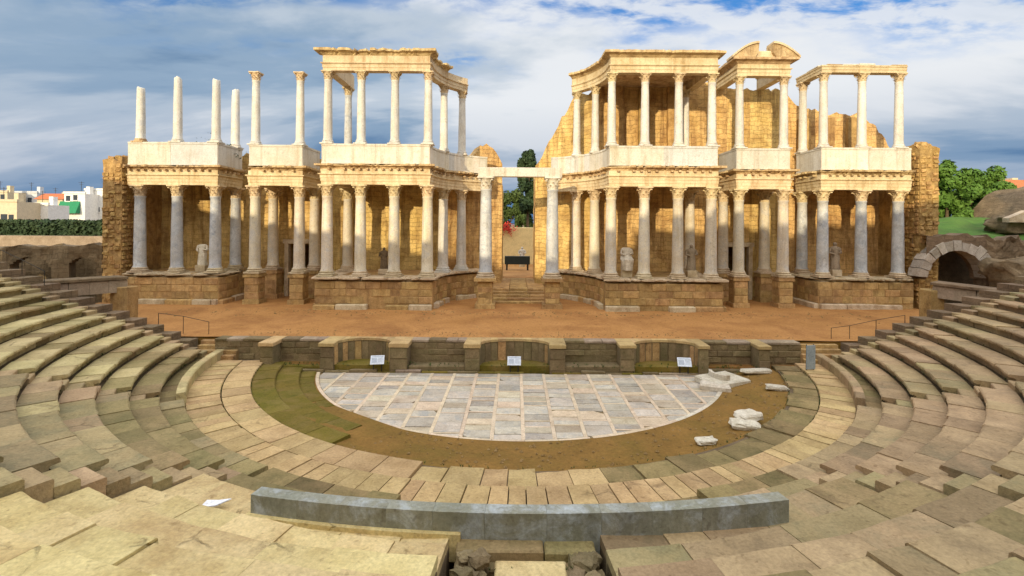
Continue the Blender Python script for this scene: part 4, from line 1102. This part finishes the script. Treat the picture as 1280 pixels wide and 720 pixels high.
# ------------------------------------------------------------ signs, rails, panel, scraps
def info_sign(label, x, y, rz):
    th = thing('info_sign', label, 'sign', (x, y, 0.1), 'information signs along the stage wall')
    q = T(x, y, 0.0, rz)
    p = MB(); p.tube((-0.2, 0.08, 0.05), (-0.2, 0.08, 0.62), 0.025); p.tube((0.2, 0.08, 0.05), (0.2, 0.08, 0.62), 0.025); p.build('post', 'metal', th, q)
    tilt = q @ Matrix.Translation((0, 0, 0.66)) @ Matrix.Rotation(R(50), 4, 'X')
    b = MB().box(-0.34, 0.34, -0.24, 0.24, -0.015, 0.015).build('board', 'board', th, tilt)
    t = MB(); t.box(-0.28, -0.02, -0.16, 0.10, 0.0155, 0.018); t.box(-0.28, 0.28, 0.14, 0.19, 0.0155, 0.018)
    for k in range(6): t.box(0.03, 0.28, 0.08-k*0.045, 0.10-k*0.045, 0.0155, 0.018)
    t.build('print', 'print', b, tilt)
info_sign('tilted blue-white information board before the curved niche by the mossy steps', wx(476), -2.75, 0.15)
info_sign('upright white information board before the middle curved niche', wx(644), -2.75, 0.0)
info_sign('tilted pale blue information board before the curved niche near the fallen marble', wx(853), -2.75, -0.15)

pn = thing('notice_panel', 'tall narrow blue-grey panel standing at the end of the beige paving', 'panel', (14.3, -3.6, 0.5))
q = T(14.35, -3.45, 0, R(12))
MB().cbox(-0.24, 0.24, -0.03, 0.03, 0.55, 1.72, 0.01).build('sheet', 'glassy', pn, q)
p = MB(); p.tube((-0.2, 0.06, 0.4), (-0.2, 0.06, 1.76), 0.025); p.tube((0.2, 0.06, 0.4), (0.2, 0.06, 1.76), 0.025); p.build('frame', 'metal', pn, q)

def rail(label, pts, hgt, group=None):
    th = thing('handrail', label, 'railing', pts[0], group)
    for p in pts: MB().tube(p, (p[0], p[1], p[2]+hgt), 0.016).build('post', 'metal', th)
    m = MB()
    for a, b in zip(pts[:-1], pts[1:]):
        m.tube((a[0], a[1], a[2]+hgt), (b[0], b[1], b[2]+hgt), 0.014)
    m.build('rail', 'metal', th)
rail('thin dark handrail sloping down to the stage by the pale seating', [tuple(px(x, y, 27.2)) for x, y in ((199, 413), (230, 417), (262, 424))], 0.95, 'thin handrails at the stage ends')
rail('thin dark handrail sloping up from the stage by the brown seating', [tuple(px(x, y, 27.2)) for x, y in ((1040, 434), (1063, 431), (1096, 424), (1132, 418))], 1.05, 'thin handrails at the stage ends')

def fragment(label, x, y, z, sx, sy, sz, rz, seed, mat='frag', sub=3, amp=0.3):
    me = rockmesh('marble_fragment', sx*0.88, sy*0.88, sz*0.75, mat, amp, seed, sub)
    o = link('marble_fragment', me, None, T(x, y, z, rz)); tag(o, label, 'marble fragment', 'marble fragments by the orchestra'); return o
# large carved block with a curled ridge, and scattered pieces
big = thing('carved_marble_block', 'large white carved marble block with a curved ridge at the floor edge', 'marble block', (9.6, -4.0, 0.05))
MB().cbox(-1.0, 1.0, -0.75, 0.75, 0, 0.28, 0.06, 0.06).build('slab', 'frag', big, T(9.75, -4.05, 0.03, 0.45))
MB().cbox(-0.9, 0.5, -0.45, 0.45, 0, 0.22, 0.08, 0.08).build('broken_piece', 'frag', big, T(9.25, -4.9, 0.02, -0.35))
mm = MB()
for i in range(10):
    a0 = math.pi*0.15+math.pi*0.9*i/10; a1 = math.pi*0.15+math.pi*0.9*(i+1)/10
    mm.prism([(0.62*math.cos(a0), 0.42*math.sin(a0)), (0.62*math.cos(a1), 0.42*math.sin(a1)), (0.44*math.cos(a1), 0.28*math.sin(a1)), (0.44*math.cos(a0), 0.28*math.sin(a0))], 0, 0.24)
mm.build('curved_ridge', 'frag', big, T(9.65, -4.0, 0.31, 1.9))
fragment('flat white marble slab lying by the stage wall end', 11.9, -2.95, 0.22, 1.7, 0.5, 0.25, 0.1, 2, amp=0.15)
fragment('small white marble piece lying on the red-brown earth under the panel', 11.55, -5.6, 0.25, 1.0, 0.42, 0.26, -0.3, 3)
fragment('upper of two stacked pale marble lumps on the earth ring', 8.55, -9.25, 0.35, 1.05, 0.75, 0.35, 0.4, 4)
fragment('lower pale marble lump lying against another on the earth ring', 8.2, -9.75, 0.22, 1.1, 0.7, 0.35, -0.2, 5)
fragment('lone flat white marble piece on the earth ring before the mossy slabs', 6.25, -11.1, 0.25, 0.75, 0.4, 0.2, 0.2, 6)
sp = px(263, 619, 11.2)
pa = MB(); pa.add([(-.28, -.10, 0), (.05, -.14, .03), (.30, .06, .05), (.02, .10, .02), (-.2, .07, .06)], [(0, 1, 4), (1, 3, 4), (1, 2, 3)])
pa.add([(-.28, -.10, -.02), (.05, -.14, .01), (.30, .06, .03), (.02, .10, 0), (-.2, .07, .04)], [(4, 1, 0), (4, 3, 1), (3, 2, 1)])
o = pa.build('paper_scrap', 'paper', None, T(-6.72, -17.1, 1.47, 0.2)); tag(o, 'crumpled white scrap lying on the restored pale blocks', 'paper')

# ------------------------------------------------------------ side entrances, arch, ruins
def beam(label, p0, p1, hgt, dep, mat, group):
    th = thing('entrance_lintel', label, 'lintel', tuple(p0), group)
    d = (p1-p0); ang = math.atan2(d.y, d.x); L_ = math.hypot(d.x, d.y); n_ = 4; dz = d.z/L_
    for i in range(n_):
        a, b = L_*i/n_, L_*(i+1)/n_-0.02
        m = MB(); m.cbox(a, b, 0, dep, -hgt, 0, 0.05, 0.03); m.v = [(x, y, z+x*dz) for x, y, z in m.v]
        m.build('beam_block', mat, th, T(p0.x, p0.y, p0.z, ang))
    m = MB(); m.cbox(-0.05, L_, -0.12, dep+0.1, 0.003, 0.18, 0.04, 0.03); m.v = [(x, y, z+x*dz) for x, y, z in m.v]
    m.build('top_course', 'brownwall', th, T(p0.x, p0.y, p0.z, ang))
    return th
lb = beam('long granite lintel of the entrance below the white houses', px(58, 355, 26.3), px(160, 349, 29.6), 0.75, 1.0, 'beam', 'lintels over the side entrances')
p = px(150, 362, 29.2); MB().cbox(p.x-0.5, p.x+0.5, p.y-0.1, p.y+0.8, -0.2, p.z+0.15, 0.05, 0.04).build('jamb', 'podium', lb)
rb = beam('long granite lintel of the entrance below the pale arch', px(1166, 356, 29.6), px(1285, 371, 26.3), 0.75, 1.0, 'beam', 'lintels over the side entrances')
p = px(1172, 366, 29.4); MB().cbox(p.x-0.4, p.x+0.4, p.y, p.y+0.8, -0.2, p.z+0.15, 0.05, 0.04).build('jamb', 'podium', rb)

# pale voussoir arch in a rough wall on the right
ar = thing('ruined_arch', 'ruined arch of pale voussoirs in a rough brown wall below the grass bank', 'arch', (31.8, 9.0, 3.0))
ac = px(1197, 350, 36.3); ri, ro = 2.15, 2.95
rnd = random.Random(4)
for k in range(13):
    a0 = math.pi*(0.02+0.96*k/13); a1 = math.pi*(0.02+0.96*(k+1)/13)-0.02; r2 = ro+rnd.uniform(-0.2, 0.15)
    m = MB(); n4 = [(ri, a0), (r2, a0), (r2, a1), (ri, a1)]
    vs = [(ac.x+r*math.cos(a), ac.y+rnd.uniform(-0.1, 0.04), ac.z+r*math.sin(a)) for r, a in n4]+[(ac.x+r*math.cos(a), ac.y+1.0, ac.z+r*math.sin(a)) for r, a in n4]
    m.add(vs, [(0, 1, 2, 3), (7, 6, 5, 4), (0, 4, 5, 1), (1, 5, 6, 2), (2, 6, 7, 3), (3, 7, 4, 0)]); m.build('voussoir', 'vouss', ar)
w = MB(); hw = 9.0
prof = []
for i in range(25):
    a = math.pi*i/24; prof.append((ri*1.02*math.cos(a), ri*1.02*math.sin(a)))
for (a, b) in zip(prof[:-1], prof[1:]):      # wall above the opening, in vertical strips
    zt0 = 3.25+0.3*fb(a[0]*0.9, 1.0); zt1 = 3.25+0.3*fb(b[0]*0.9, 1.0)
    v = [(a[0], 0.1, a[1]), (b[0], 0.1, b[1]), (b[0], 0.1, zt1), (a[0], 0.1, zt0)]; v2 = [(x, 1.4, z) for x, y, z in v]
    w.add([(ac.x+x, ac.y+y, ac.z+z) for x, y, z in v+v2], [(0, 1, 2, 3), (4, 7, 6, 5), (0, 4, 5, 1), (3, 2, 6, 7)])
w.build('spandrel', 'brownwall', ar)
ruin_wall([(ac.x+ri*1.02, ac.y+0.1), (ac.x+ri*1.02+8, ac.y-1.5)], 1.3, 1.0, lambda x, t: ac.z+3.1-0.4*t, 'brownwall', ar, 'side_wall', seed=14, rough=0.2)
MB().box(31.5, ac.x+6, ac.y+4.0, ac.y+4.6, 0.5, ac.z+2.6).build('inner_wall', 'brownwall', ar)
MB().box(31.5, ac.x+6, ac.y+1.3, ac.y+4.7, ac.z+2.7, ac.z+3.0).build('vault_top', 'brownwall', ar)

# rough ground and ruins to the right of the arch: boulders and a low ruin house
rnd = random.Random(13)
for k, (x, y, d, s_) in enumerate(((1250, 322, 37, 1.7), (1276, 334, 35, 2.2), (1279, 312, 38, 1.4))):
    me = rockmesh('ruin_lump', s_*1.6, s_, s_*0.9, 'brownwall', 0.45, k+40, 7)
    p = px(x, y+s_*0.35*FPX/d, d)
    o = link('ruin_lump', me, None, T(p.x, p.y, p.z-0.5, rnd.uniform(-0.3, 0.3))); tag(o, ('brown rubble mound beside the pale voussoirs', 'brown rubble mound above the right lintel', 'large brown rubble mound between grass and lintel')[k], 'ruin', 'rubble mounds on the right bank')
hl = MB(); nx, ny = 50, 10
for i in range(ny+1):
    for j in range(nx+1):
        x = 38+j*1.2; y = 19.5+i*1.2; t = min(1, max(0, (x-49.0)/8)); u_ = min(1, i/7)
        hl.v.append((x, y, 4.0+2.6*u_*t+5.2*t*t*(3-2*t)*u_+1.0*fb(x*0.22, y*0.22, 5)*u_+0.25*fb(x, y, 2)))
for i in range(ny):
    for j in range(nx): q = i*(nx+1)+j; hl.f.append((q, q+1, q+nx+2, q+nx+1))
structure(hl.build('hillside', 'brownwall', smooth=True, fix=False))
rh = thing('ruined_gable', 'pale broken stone gable lying on the brown hillside beside the trees', 'ruin', tuple(px(1262, 272, 47)))
p = px(1262, 270, 47)
me = rockmesh('mound', 3.6, 2.4, 1.6, 'brownwall', 0.4, 77, 7); link('mound', me, rh, T(p.x+1.6, p.y+1.2, p.z-1.5))
m = MB(); pr_ = [(-0.6, -0.3), (3.0, -0.3), (2.9, 0.3), (1.7, 0.8), (1.2, 0.85), (0.4, 0.5), (-0.6, 0.1)]
m.add([(p.x+x, p.y-0.6+0.08*fb(x, 1), p.z+z-0.3) for x, z in pr_]+[(p.x+x, p.y+0.1, p.z+z-0.3) for x, z in pr_], [tuple(range(7)), tuple(range(13, 6, -1))]+[(i, (i+1) % 7, (i+1) % 7+7, i+7) for i in range(7)])
m.build('gable', 'podcap', rh)
# grass bank on the right, terrain rising behind the arch
gb = MB(); nx, ny = 40, 24
for i in range(ny+1):
    for j in range(nx+1):
        x = 31.8+j*1.1; y = 14.4+i*1.3; t = i/ny
        gb.v.append((x, y, 5.9+2.7*min(1, t*2.4)+0.5*fb(x*0.2, y*0.2)-(1.2 if i == 0 else 0)))
for i in range(ny):
    for j in range(nx): a = i*(nx+1)+j; gb.f.append((a, a+1, a+nx+2, a+nx+1))
structure(gb.build('grass_bank', 'grass', smooth=True, fix=False))

# left: ruined terrace wall with dark arched openings, hedge on top
tw = thing('terrace_wall', 'brown ruined terrace wall with dark openings below the hedge and houses', 'wall', (-38, 8, 3))
def arched_wall(p0, p1, thick, z0, topf, openings, mat, parent, name, seed):
    # vertical strips; strips over an opening start at the arch line
    d = Vector((p1[0]-p0[0], p1[1]-p0[1])); L_ = d.length; ang = math.atan2(d.y, d.x); m = MB(); n_ = int(L_/0.16)
    def bot(u):
        for uc, hw, sp in openings:
            if abs(u-uc) < hw: return sp+math.sqrt(max(0, hw*hw-(u-uc)**2))*0.9
        return z0
    def bump_(u, z): return 0.22*fb(u*0.7+seed, z*0.7, seed)
    for i in range(n_):
        u0, u1 = L_*i/n_, L_*(i+1)/n_; um = (u0+u1)/2; b0, b1 = bot(um), bot(um); t0, t1 = topf(u0)+0.3*fb(u0*0.8+seed, 2), topf(u1)+0.3*fb(u1*0.8+seed, 2)
        if t0-b0 < 0.1: continue
        N_ = 6; vs = []
        for side in (0, 1):
            for k in range(N_+1):
                for u, b_, t_ in ((u0, b0, t0), (u1, b1, t1)):
                    z = b_+(t_-b_)*k/N_; vs.append((u, (bump_(u, z) if side == 0 else thick), z))
        S = 2*(N_+1); fs = []
        for k in range(N_): fs += [(2*k, 2*k+1, 2*k+3, 2*k+2), (S+2*k, S+2*k+2, S+2*k+3, S+2*k+1), (2*k, 2*k+2, S+2*k+2, S+2*k), (2*k+1, S+2*k+1, S+2*k+3, 2*k+3)]
        fs += [(0, S, S+1, 1), (2*N_, 2*N_+1, S+2*N_+1, S+2*N_)]
        m.add(vs, fs)
    return m.build(name, mat, parent, T(p0[0], p0[1], 0, ang), fix=False)
arched_wall((-46, 2.0), (-31.5, 9.6), 1.6, -0.5, lambda u: 5.75, [(8.2, 1.3, 3.6), (12.3, 1.15, 3.95), (15.25, 0.85, 4.1)], 'brownwall', tw, 'arched_wall', 5.0)
arched_wall((-46, 6.5), (-31.5, 14.0), 0.6, -0.5, lambda u: 5.6, [], 'brownwall', tw, 'inner_wall', 9.0)
MB().box(-46, -31.4, 14.2, 15.0, 0, 6.3).build('rear_wall', 'beam', tw)
hd = thing('hedge', 'long clipped dark green hedge above the terrace wall', 'hedge', (-45, 18, 6))
def leaves(n_, fn, size, seed, mat, name, parent, up=0.3):
    rnd = random.Random(seed); m = MB()
    for _ in range(n_):
        c, nrm = fn(rnd); s_ = size*rnd.uniform(0.6, 1.4)
        nrm = (Vector(nrm)+Vector((rnd.gauss(0, .6), rnd.gauss(0, .6), rnd.gauss(0, .6)+up))).normalized()
        t = nrm.orthogonal().normalized(); b_ = nrm.cross(t); a = rnd.uniform(0, 6.28); u_ = t*math.cos(a)+b_*math.sin(a); v_ = nrm.cross(u_); c = Vector(c)
        m.add([c-u_*s_, c-v_*s_*0.5, c+u_*s_, c+v_*s_*0.5], [(0, 1, 2, 3)])
    return m.build(name, mat, parent, fix=False)
def hf(rnd):
    x = rnd.uniform(-62, -32); t = rnd.random()
    if t < 0.6: return (x, 16.0+rnd.uniform(-0.15, 0.15)+0.2*fb(x, 1), rnd.uniform(6.0, 7.6)), (0, -1, 0.2)
    return (x, rnd.uniform(16, 18), 7.55+0.15*fb(x*0.8, 3)+rnd.uniform(-0.1, 0.1)), (0, 0, 1)
leaves(9000, hf, 0.16, 6, 'leafB', 'foliage', hd)
MB().box(-62, -32, 16.15, 17.9, 5.0, 7.4).build('branches', 'leafB', hd)
tg = MB()
tg.prism([(-64, 14.6), (-31.4, 14.6), (-31.4, 60), (-64, 60)], 1.0, 6.0); structure(tg.build('terrace', 'ground'))
rail('thin slanting dark handrail over the terrace opening', [tuple(px(x, y, 24.0)) for x, y in ((0, 330), (28, 343), (56, 357))], 0.7)

# ------------------------------------------------------------ trees
def tree(label, base, h, crown, mat, seed, n_=7000, leaf=0.3, group=None, trunk_r=0.22, name='broadleaf_tree'):
    th = thing(name, label, 'tree', base, group); rnd = random.Random(seed); bx, by, bz = base
    m = MB(); ph = h*0.45; m.tube((bx, by, bz-0.3), (bx+0.1, by, bz+ph), trunk_r, trunk_r*0.6, 9)
    cl = []
    for (cx, cy, cz, rx, rz) in crown:
        nsub = 9
        for i in range(nsub):
            d = Vector((rnd.gauss(0, 1), rnd.gauss(0, 1), rnd.gauss(0, 1))).normalized()*rnd.uniform(0.35, 0.9)
            c = Vector((bx+cx+d.x*rx, by+cy+d.y*rx, bz+cz+d.z*rz)); cl.append((c, rx*rnd.uniform(0.28, 0.5), rz*rnd.uniform(0.28, 0.5)))
    for c, a, b in cl[::3]: m.tube((bx+0.08, by, bz+ph*0.9), tuple(c), trunk_r*0.35, 0.03, 5)
    m.build('trunk', 'bark', th)
    def fn(r_):
        c, a, b = r_.choice(cl); d = Vector((r_.gauss(0, 1), r_.gauss(0, 1), r_.gauss(0, 1))).normalized(); k = r_.random()**0.35
        return c+Vector((d.x*a*k, d.y*a*k, d.z*b*k)), d
    leaves(n_, fn, leaf, seed+1, mat, 'crown', th)
D = 66.0
def at(x, y, d, gz): p = px(x, y, d); return (p.x, p.y, gz)
gr_t = 'trees on the right bank'
tree('bright green rounded tree rising next to the rubble pier', at(1183, 250, 60, 7.0), 8, [(0, 0, 5.4, 2.5, 2.8), (0.9, 0.5, 3.2, 2.4, 2.2)], 'leafA', 51, 9000, 0.26, gr_t)
tree('bright green broad tree in the middle of the bank row', at(1212, 250, 62, 7.0), 7, [(0, 0, 5.4, 2.7, 2.4), (-1.0, 0.4, 3.2, 2.4, 2.2)], 'leafA', 52, 9000, 0.26, gr_t)
tree('bright green flat-topped tree nearest the ruined house', at(1239, 250, 63, 7.0), 7, [(0, 0, 5.6, 2.7, 2.4), (1.0, 0.4, 3.3, 2.4, 2.2)], 'leafA', 53, 9000, 0.26, gr_t)
gr_c = 'trees beyond the central doorway'
tree('dark evergreen tree rising above the white beam', at(659, 250, 78, 2.8), 17, [(0, 0, 12.0, 1.9, 3.0), (0.2, 0, 8.5, 2.0, 3.0), (0.1, 0.2, 14.6, 2.1, 1.8)], 'leafB', 54, 12000, 0.26, gr_c, 0.3, 'evergreen_tree')
tree('mid green leafy tree seen through the doorway beside the statue wall', at(636, 250, 86, 2.8), 12, [(0, 0, 8.0, 2.6, 3.0), (-1.2, 0, 5.5, 2.6, 2.5), (1.5, 0, 6.5, 2.0, 2.2)], 'leafC', 55, 10000, 0.26, gr_c)
tree('lower green bush-like tree behind the beige wall of the doorway', at(668, 250, 84, 2.8), 10, [(0, 0, 7.0, 2.0, 2.8), (-1.5, 0.3, 5.0, 1.8, 2.0)], 'leafC', 56, 6000, 0.26, gr_c)
# tufts growing on the wing roof
rnd = random.Random(8)
for k, (x, y) in enumerate(((-24.6, 10.9), (-21.9+-1.6, 11.6))):
    th = thing('shrub_tuft', ('dark green tuft growing on the roof between two broken shafts', 'dark green tuft growing on the roof beside the rear broken shafts')[k], 'plant', (x, y, 13.0), 'tufts on the ruin')
    leaves(420, lambda r_, x=x, y=y: ((x+r_.gauss(0, .55), y+r_.gauss(0, .3), 12.7+abs(r_.gauss(0, .55))), (0, -.3, 1)), 0.09, 60+k, 'leafB', 'foliage', th)
    m = MB(); m.tube((x, y, 11.7), (x, y, 13.0), 0.04, 0.02, 6); m.build('stem', 'bark', th)

# ------------------------------------------------------------ court beyond the central doorway
cw_ = thing('court_wall', 'beige wall coloured as if sunlit, seen through the central doorway', 'wall', tuple(px(647, 325, 66)))
p0, p1 = px(600, 284, 66), px(700, 284, 66)
MB().cbox(p0.x, p1.x, p0.y, p0.y+0.6, 2.0, p0.z, 0.05, 0.03).build('wall', 'courtwall', cw_)
fl = thing('flower_bed', 'red flowers hanging at the top of the beige court wall', 'flowers', tuple(px(632, 284, 65.5)))
c0 = px(632, 285, 65.6)
leaves(300, lambda r_: ((c0.x+r_.gauss(0, .6), c0.y+r_.gauss(0, .1)-0.1, c0.z+r_.gauss(0, .35)), (0, -1, .3)), 0.13, 91, 'red', 'blossom', fl)
statue('white statue before the beige wall seen through the central doorway', px(653, 322, 62).x, px(653, 322, 62).y, 2.25, 2.0, 'white', base_h=0.5)
pn2 = thing('dark_bench', 'low dark panel bench across the path beyond the central doorway', 'bench', tuple(px(647, 331, 57)))
c1 = px(647, 331, 57)
MB().cbox(c1.x-1.45, c1.x+1.45, c1.y, c1.y+0.5, 2.95, 3.9, 0.03).build('panel', 'darkpanel', pn2)
m = MB()
for s in (-1, 1): m.box(c1.x+s*1.2-0.1, c1.x+s*1.2+0.1, c1.y+0.1, c1.y+0.4, 2.0, 2.95)
m.build('leg', 'metal', pn2)
pt = MB(); pt.add([(-4, 16, 2.26), (4.2, 16, 2.26), (6, 38, 2.28), (-6, 38, 2.28)], [(0, 1, 2, 3)]); structure(pt.build('path', 'earth', fix=False))

# ------------------------------------------------------------ houses of the town on the left
def house(label, xa, xb, yt, yb, d, wall, wins=(), roof=None, awn=None):
    p0, p1 = px(xa, yt, d), px(xb, yt, d); zb = 4.0
    th = thing('town_house', label, 'house', ((p0.x+p1.x)/2, p0.y, zb), 'town houses beyond the terrace')
    ang = 0.0
    MB().box(p0.x, p1.x, p0.y, p0.y+5, zb, p0.z).build('wall', wall, th)
    if roof == 'tile':
        m = MB(); e = 0.5; zr = p0.z+1.6; ym = p0.y+2.5
        m.add([(p0.x-e, p0.y-e, p0.z), (p1.x+e, p0.y-e, p0.z), (p1.x+e, p0.y+5.5, p0.z), (p0.x-e, p0.y+5.5, p0.z), (p0.x-e, ym, zr), (p1.x+e, ym, zr)], [(0, 1, 5, 4), (2, 3, 4, 5), (0, 4, 3), (1, 2, 5), (0, 3, 2, 1)])
        m.build('roof', 'tile', th)
    else:
        m = MB(); m.box(p0.x-0.15, p1.x+0.15, p0.y-0.15, p0.y+0.25, p0.z+0.003, p0.z+0.5); m.build('roof_edge', wall, th)
    for (x, y, w_, h_) in wins:
        q = px(x, y, d); wo = MB().box(q.x-w_/2, q.x+w_/2, p0.y-0.05, p0.y+0.2, q.z-h_/2, q.z+h_/2).build('window', 'window', th)
        MB().box(q.x-w_/2-0.15, q.x+w_/2+0.15, p0.y-0.2, p0.y+0.1, q.z-h_/2-0.2, q.z-h_/2-0.003).build('sill', 'houseW', wo)
    MB().box(p0.x+(p1.x-p0.x)*0.62, p0.x+(p1.x-p0.x)*0.62+0.9, p0.y+2.5, p0.y+3.6, p0.z, p0.z+1.9).build('chimney', wall, th)
    am_ = MB(); xx = p0.x+(p1.x-p0.x)*0.3; am_.tube((xx, p0.y+3, p0.z), (xx, p0.y+3, p0.z+3.2), 0.05, 0.05, 5); am_.tube((xx-0.7, p0.y+3, p0.z+2.9), (xx+0.7, p0.y+3, p0.z+2.9), 0.04, 0.04, 5); am_.tube((xx-0.45, p0.y+3, p0.z+2.4), (xx+0.45, p0.y+3, p0.z+2.4), 0.04, 0.04, 5); am_.build('aerial', 'metal', th)
    if awn:
        q = px(awn[0], awn[1], d); m = MB(); m.add([(q.x-awn[2], p0.y-0.1, q.z+1.6), (q.x+awn[2], p0.y-0.1, q.z+1.6), (q.x+awn[2], p0.y-1.4, q.z-1.3), (q.x-awn[2], p0.y-1.4, q.z-1.3), (q.x-awn[2], p0.y-0.1, q.z-1.3), (q.x+awn[2], p0.y-0.1, q.z-1.3)], [(0, 1, 2, 3), (0, 3, 4), (1, 5, 2), (3, 2, 5, 4)])
        m.build('awning', 'green', th)
    return th
house('tall white house with a green awning beside the rubble pier', 80, 106, 242, 275, 120, 'houseW', [(85, 248, 1.0, 1.3), (94, 247, 1.0, 1.3)], awn=(88, 260, 2.4))
house('white house with a flat grey roof room next to the pier', 106, 140, 238, 275, 124, 'houseW', [(112, 262, 1.0, 1.2), (122, 262, 1.0, 1.2), (117, 247, 1.2, 1.2)])
house('house with an orange tiled roof between two white houses', 46, 78, 249, 275, 128, 'houseC', [(55, 262, 1.0, 1.4), (67, 262, 1.0, 1.4)], roof='tile')
house('low white house in front of the orange tiled roof', 26, 60, 256, 278, 105, 'houseW', [(35, 265, 0.9, 1.1), (48, 265, 0.9, 1.1)])
house('pale grey house behind the low white house', 17, 46, 241, 275, 138, 'houseG', [(26, 250, 1.1, 1.3), (37, 250, 1.1, 1.3)])
house('beige house with a flat roof at the edge of the town', -30, 21, 252, 280, 100, 'houseC', [(5, 272, 1.3, 1.4), (14, 272, 1.0, 1.2)])
house('tall beige house rising behind the beige flat-roofed house', -25, 9, 240, 275, 132, 'houseC', [(3, 246, 1.1, 1.3)])
for s_, nm, x, y, d in ((0, 'pale house with an orange tiled roof on the far right bank', 1272, 238, 75),):
    house(nm, 1262, 1300, 236, 270, 75, 'houseC', [(1274, 245, 0.9, 1.1)], roof='tile')

# ------------------------------------------------------------ loose gravel and weeds
rnd = random.Random(77)
gv = MB()
def pebble(x, y, z, r):
    vs = [(x+r*rnd.uniform(.7, 1.2)*math.cos(a)*(1, 1)[0], y+r*rnd.uniform(.7, 1.2)*math.sin(a), z-r*0.2) for a in (0, 1.26, 2.51, 3.77, 5.03)]
    gv.add(vs+[(x+rnd.uniform(-.3, .3)*r, y+rnd.uniform(-.3, .3)*r, z+r*rnd.uniform(.4, .8))], [(0, 1, 5), (1, 2, 5), (2, 3, 5), (3, 4, 5), (4, 0, 5)])
for _ in range(600):
    a = R(rnd.uniform(-50, 80)); r = 10.75+2.6*rnd.random(); t = (r-10.62)/3.13
    pebble(r*math.sin(a), -r*math.cos(a), 0.05+0.26*t, rnd.choice((.02, .03, .03, .05, .07)))
for _ in range(700):
    pebble(rnd.uniform(-24, 24), 7.3-abs(rnd.gauss(0, 1.4)), ZS+0.02, rnd.choice((.03, .04, .05, .08)))
for _ in range(350):
    pebble(rnd.uniform(-15, 15), -0.9+abs(rnd.gauss(0, 0.8)), ZS+0.02, rnd.choice((.03, .04, .05)))
o = gv.build('gravel', 'frag', fix=False); o['kind'] = 'stuff'; o['label'] = 'loose small stones scattered over the earth and the stage sand'; o['category'] = 'gravel'
M['gravel'] = stone('gravel_stone', (0.20, 0.12, 0.045), (0.32, 0.20, 0.09), 3.0, 0.2, 0.0); o.data.materials[0] = M['gravel']
wd = MB()
def tuft(x, y, z, h, n_):
    for _ in range(n_):
        a = rnd.uniform(0, 6.28); l = rnd.uniform(.3, 1)*h; w = 0.012; dx, dy = math.cos(a), math.sin(a)
        wd.add([(x-dy*w, y+dx*w, z), (x+dy*w, y-dx*w, z), (x+dx*l*.5, y+dy*l*.5, z+l)], [(0, 1, 2)])
for _ in range(260):      # at the foot of risers
    k = rnd.choice((0, 0, 1, 1, 2, 3, 4, 5)); a = R(rnd.choice((-1, 1))*rnd.uniform(30, 80)); r = RR1+k*TT+0.10
    tuft(r*math.sin(a), -r*math.cos(a), ZZ1+(k-1)*HH, rnd.uniform(.06, .14), 14)
for _ in range(160):
    a = R(rnd.uniform(-24, 24)); k = rnd.randrange(3); r = 18.85+1.08*k; tuft(r*math.sin(a), -r*math.cos(a)+0.01, 1.26+0.40*k, rnd.uniform(.05, .12), 12)
for _ in range(420):      # along the paving joint and the ring edge
    a = R(rnd.uniform(-78, 78)); r = rnd.choice((13.30, 14.415, 14.415)); tuft(r*math.sin(a), -r*math.cos(a), 0.38, rnd.uniform(.04, .12), 12)
for _ in range(320):
    tuft(rnd.uniform(wx(330), wx(960)), rnd.uniform(-2.7, -2.0), rnd.choice((0.05, 0.3)), rnd.uniform(.08, .2), 14)
o = wd.build('weeds', 'leafC', fix=False); o['kind'] = 'stuff'; o['label'] = 'small green weeds growing in the joints of the old stones'; o['category'] = 'weeds'
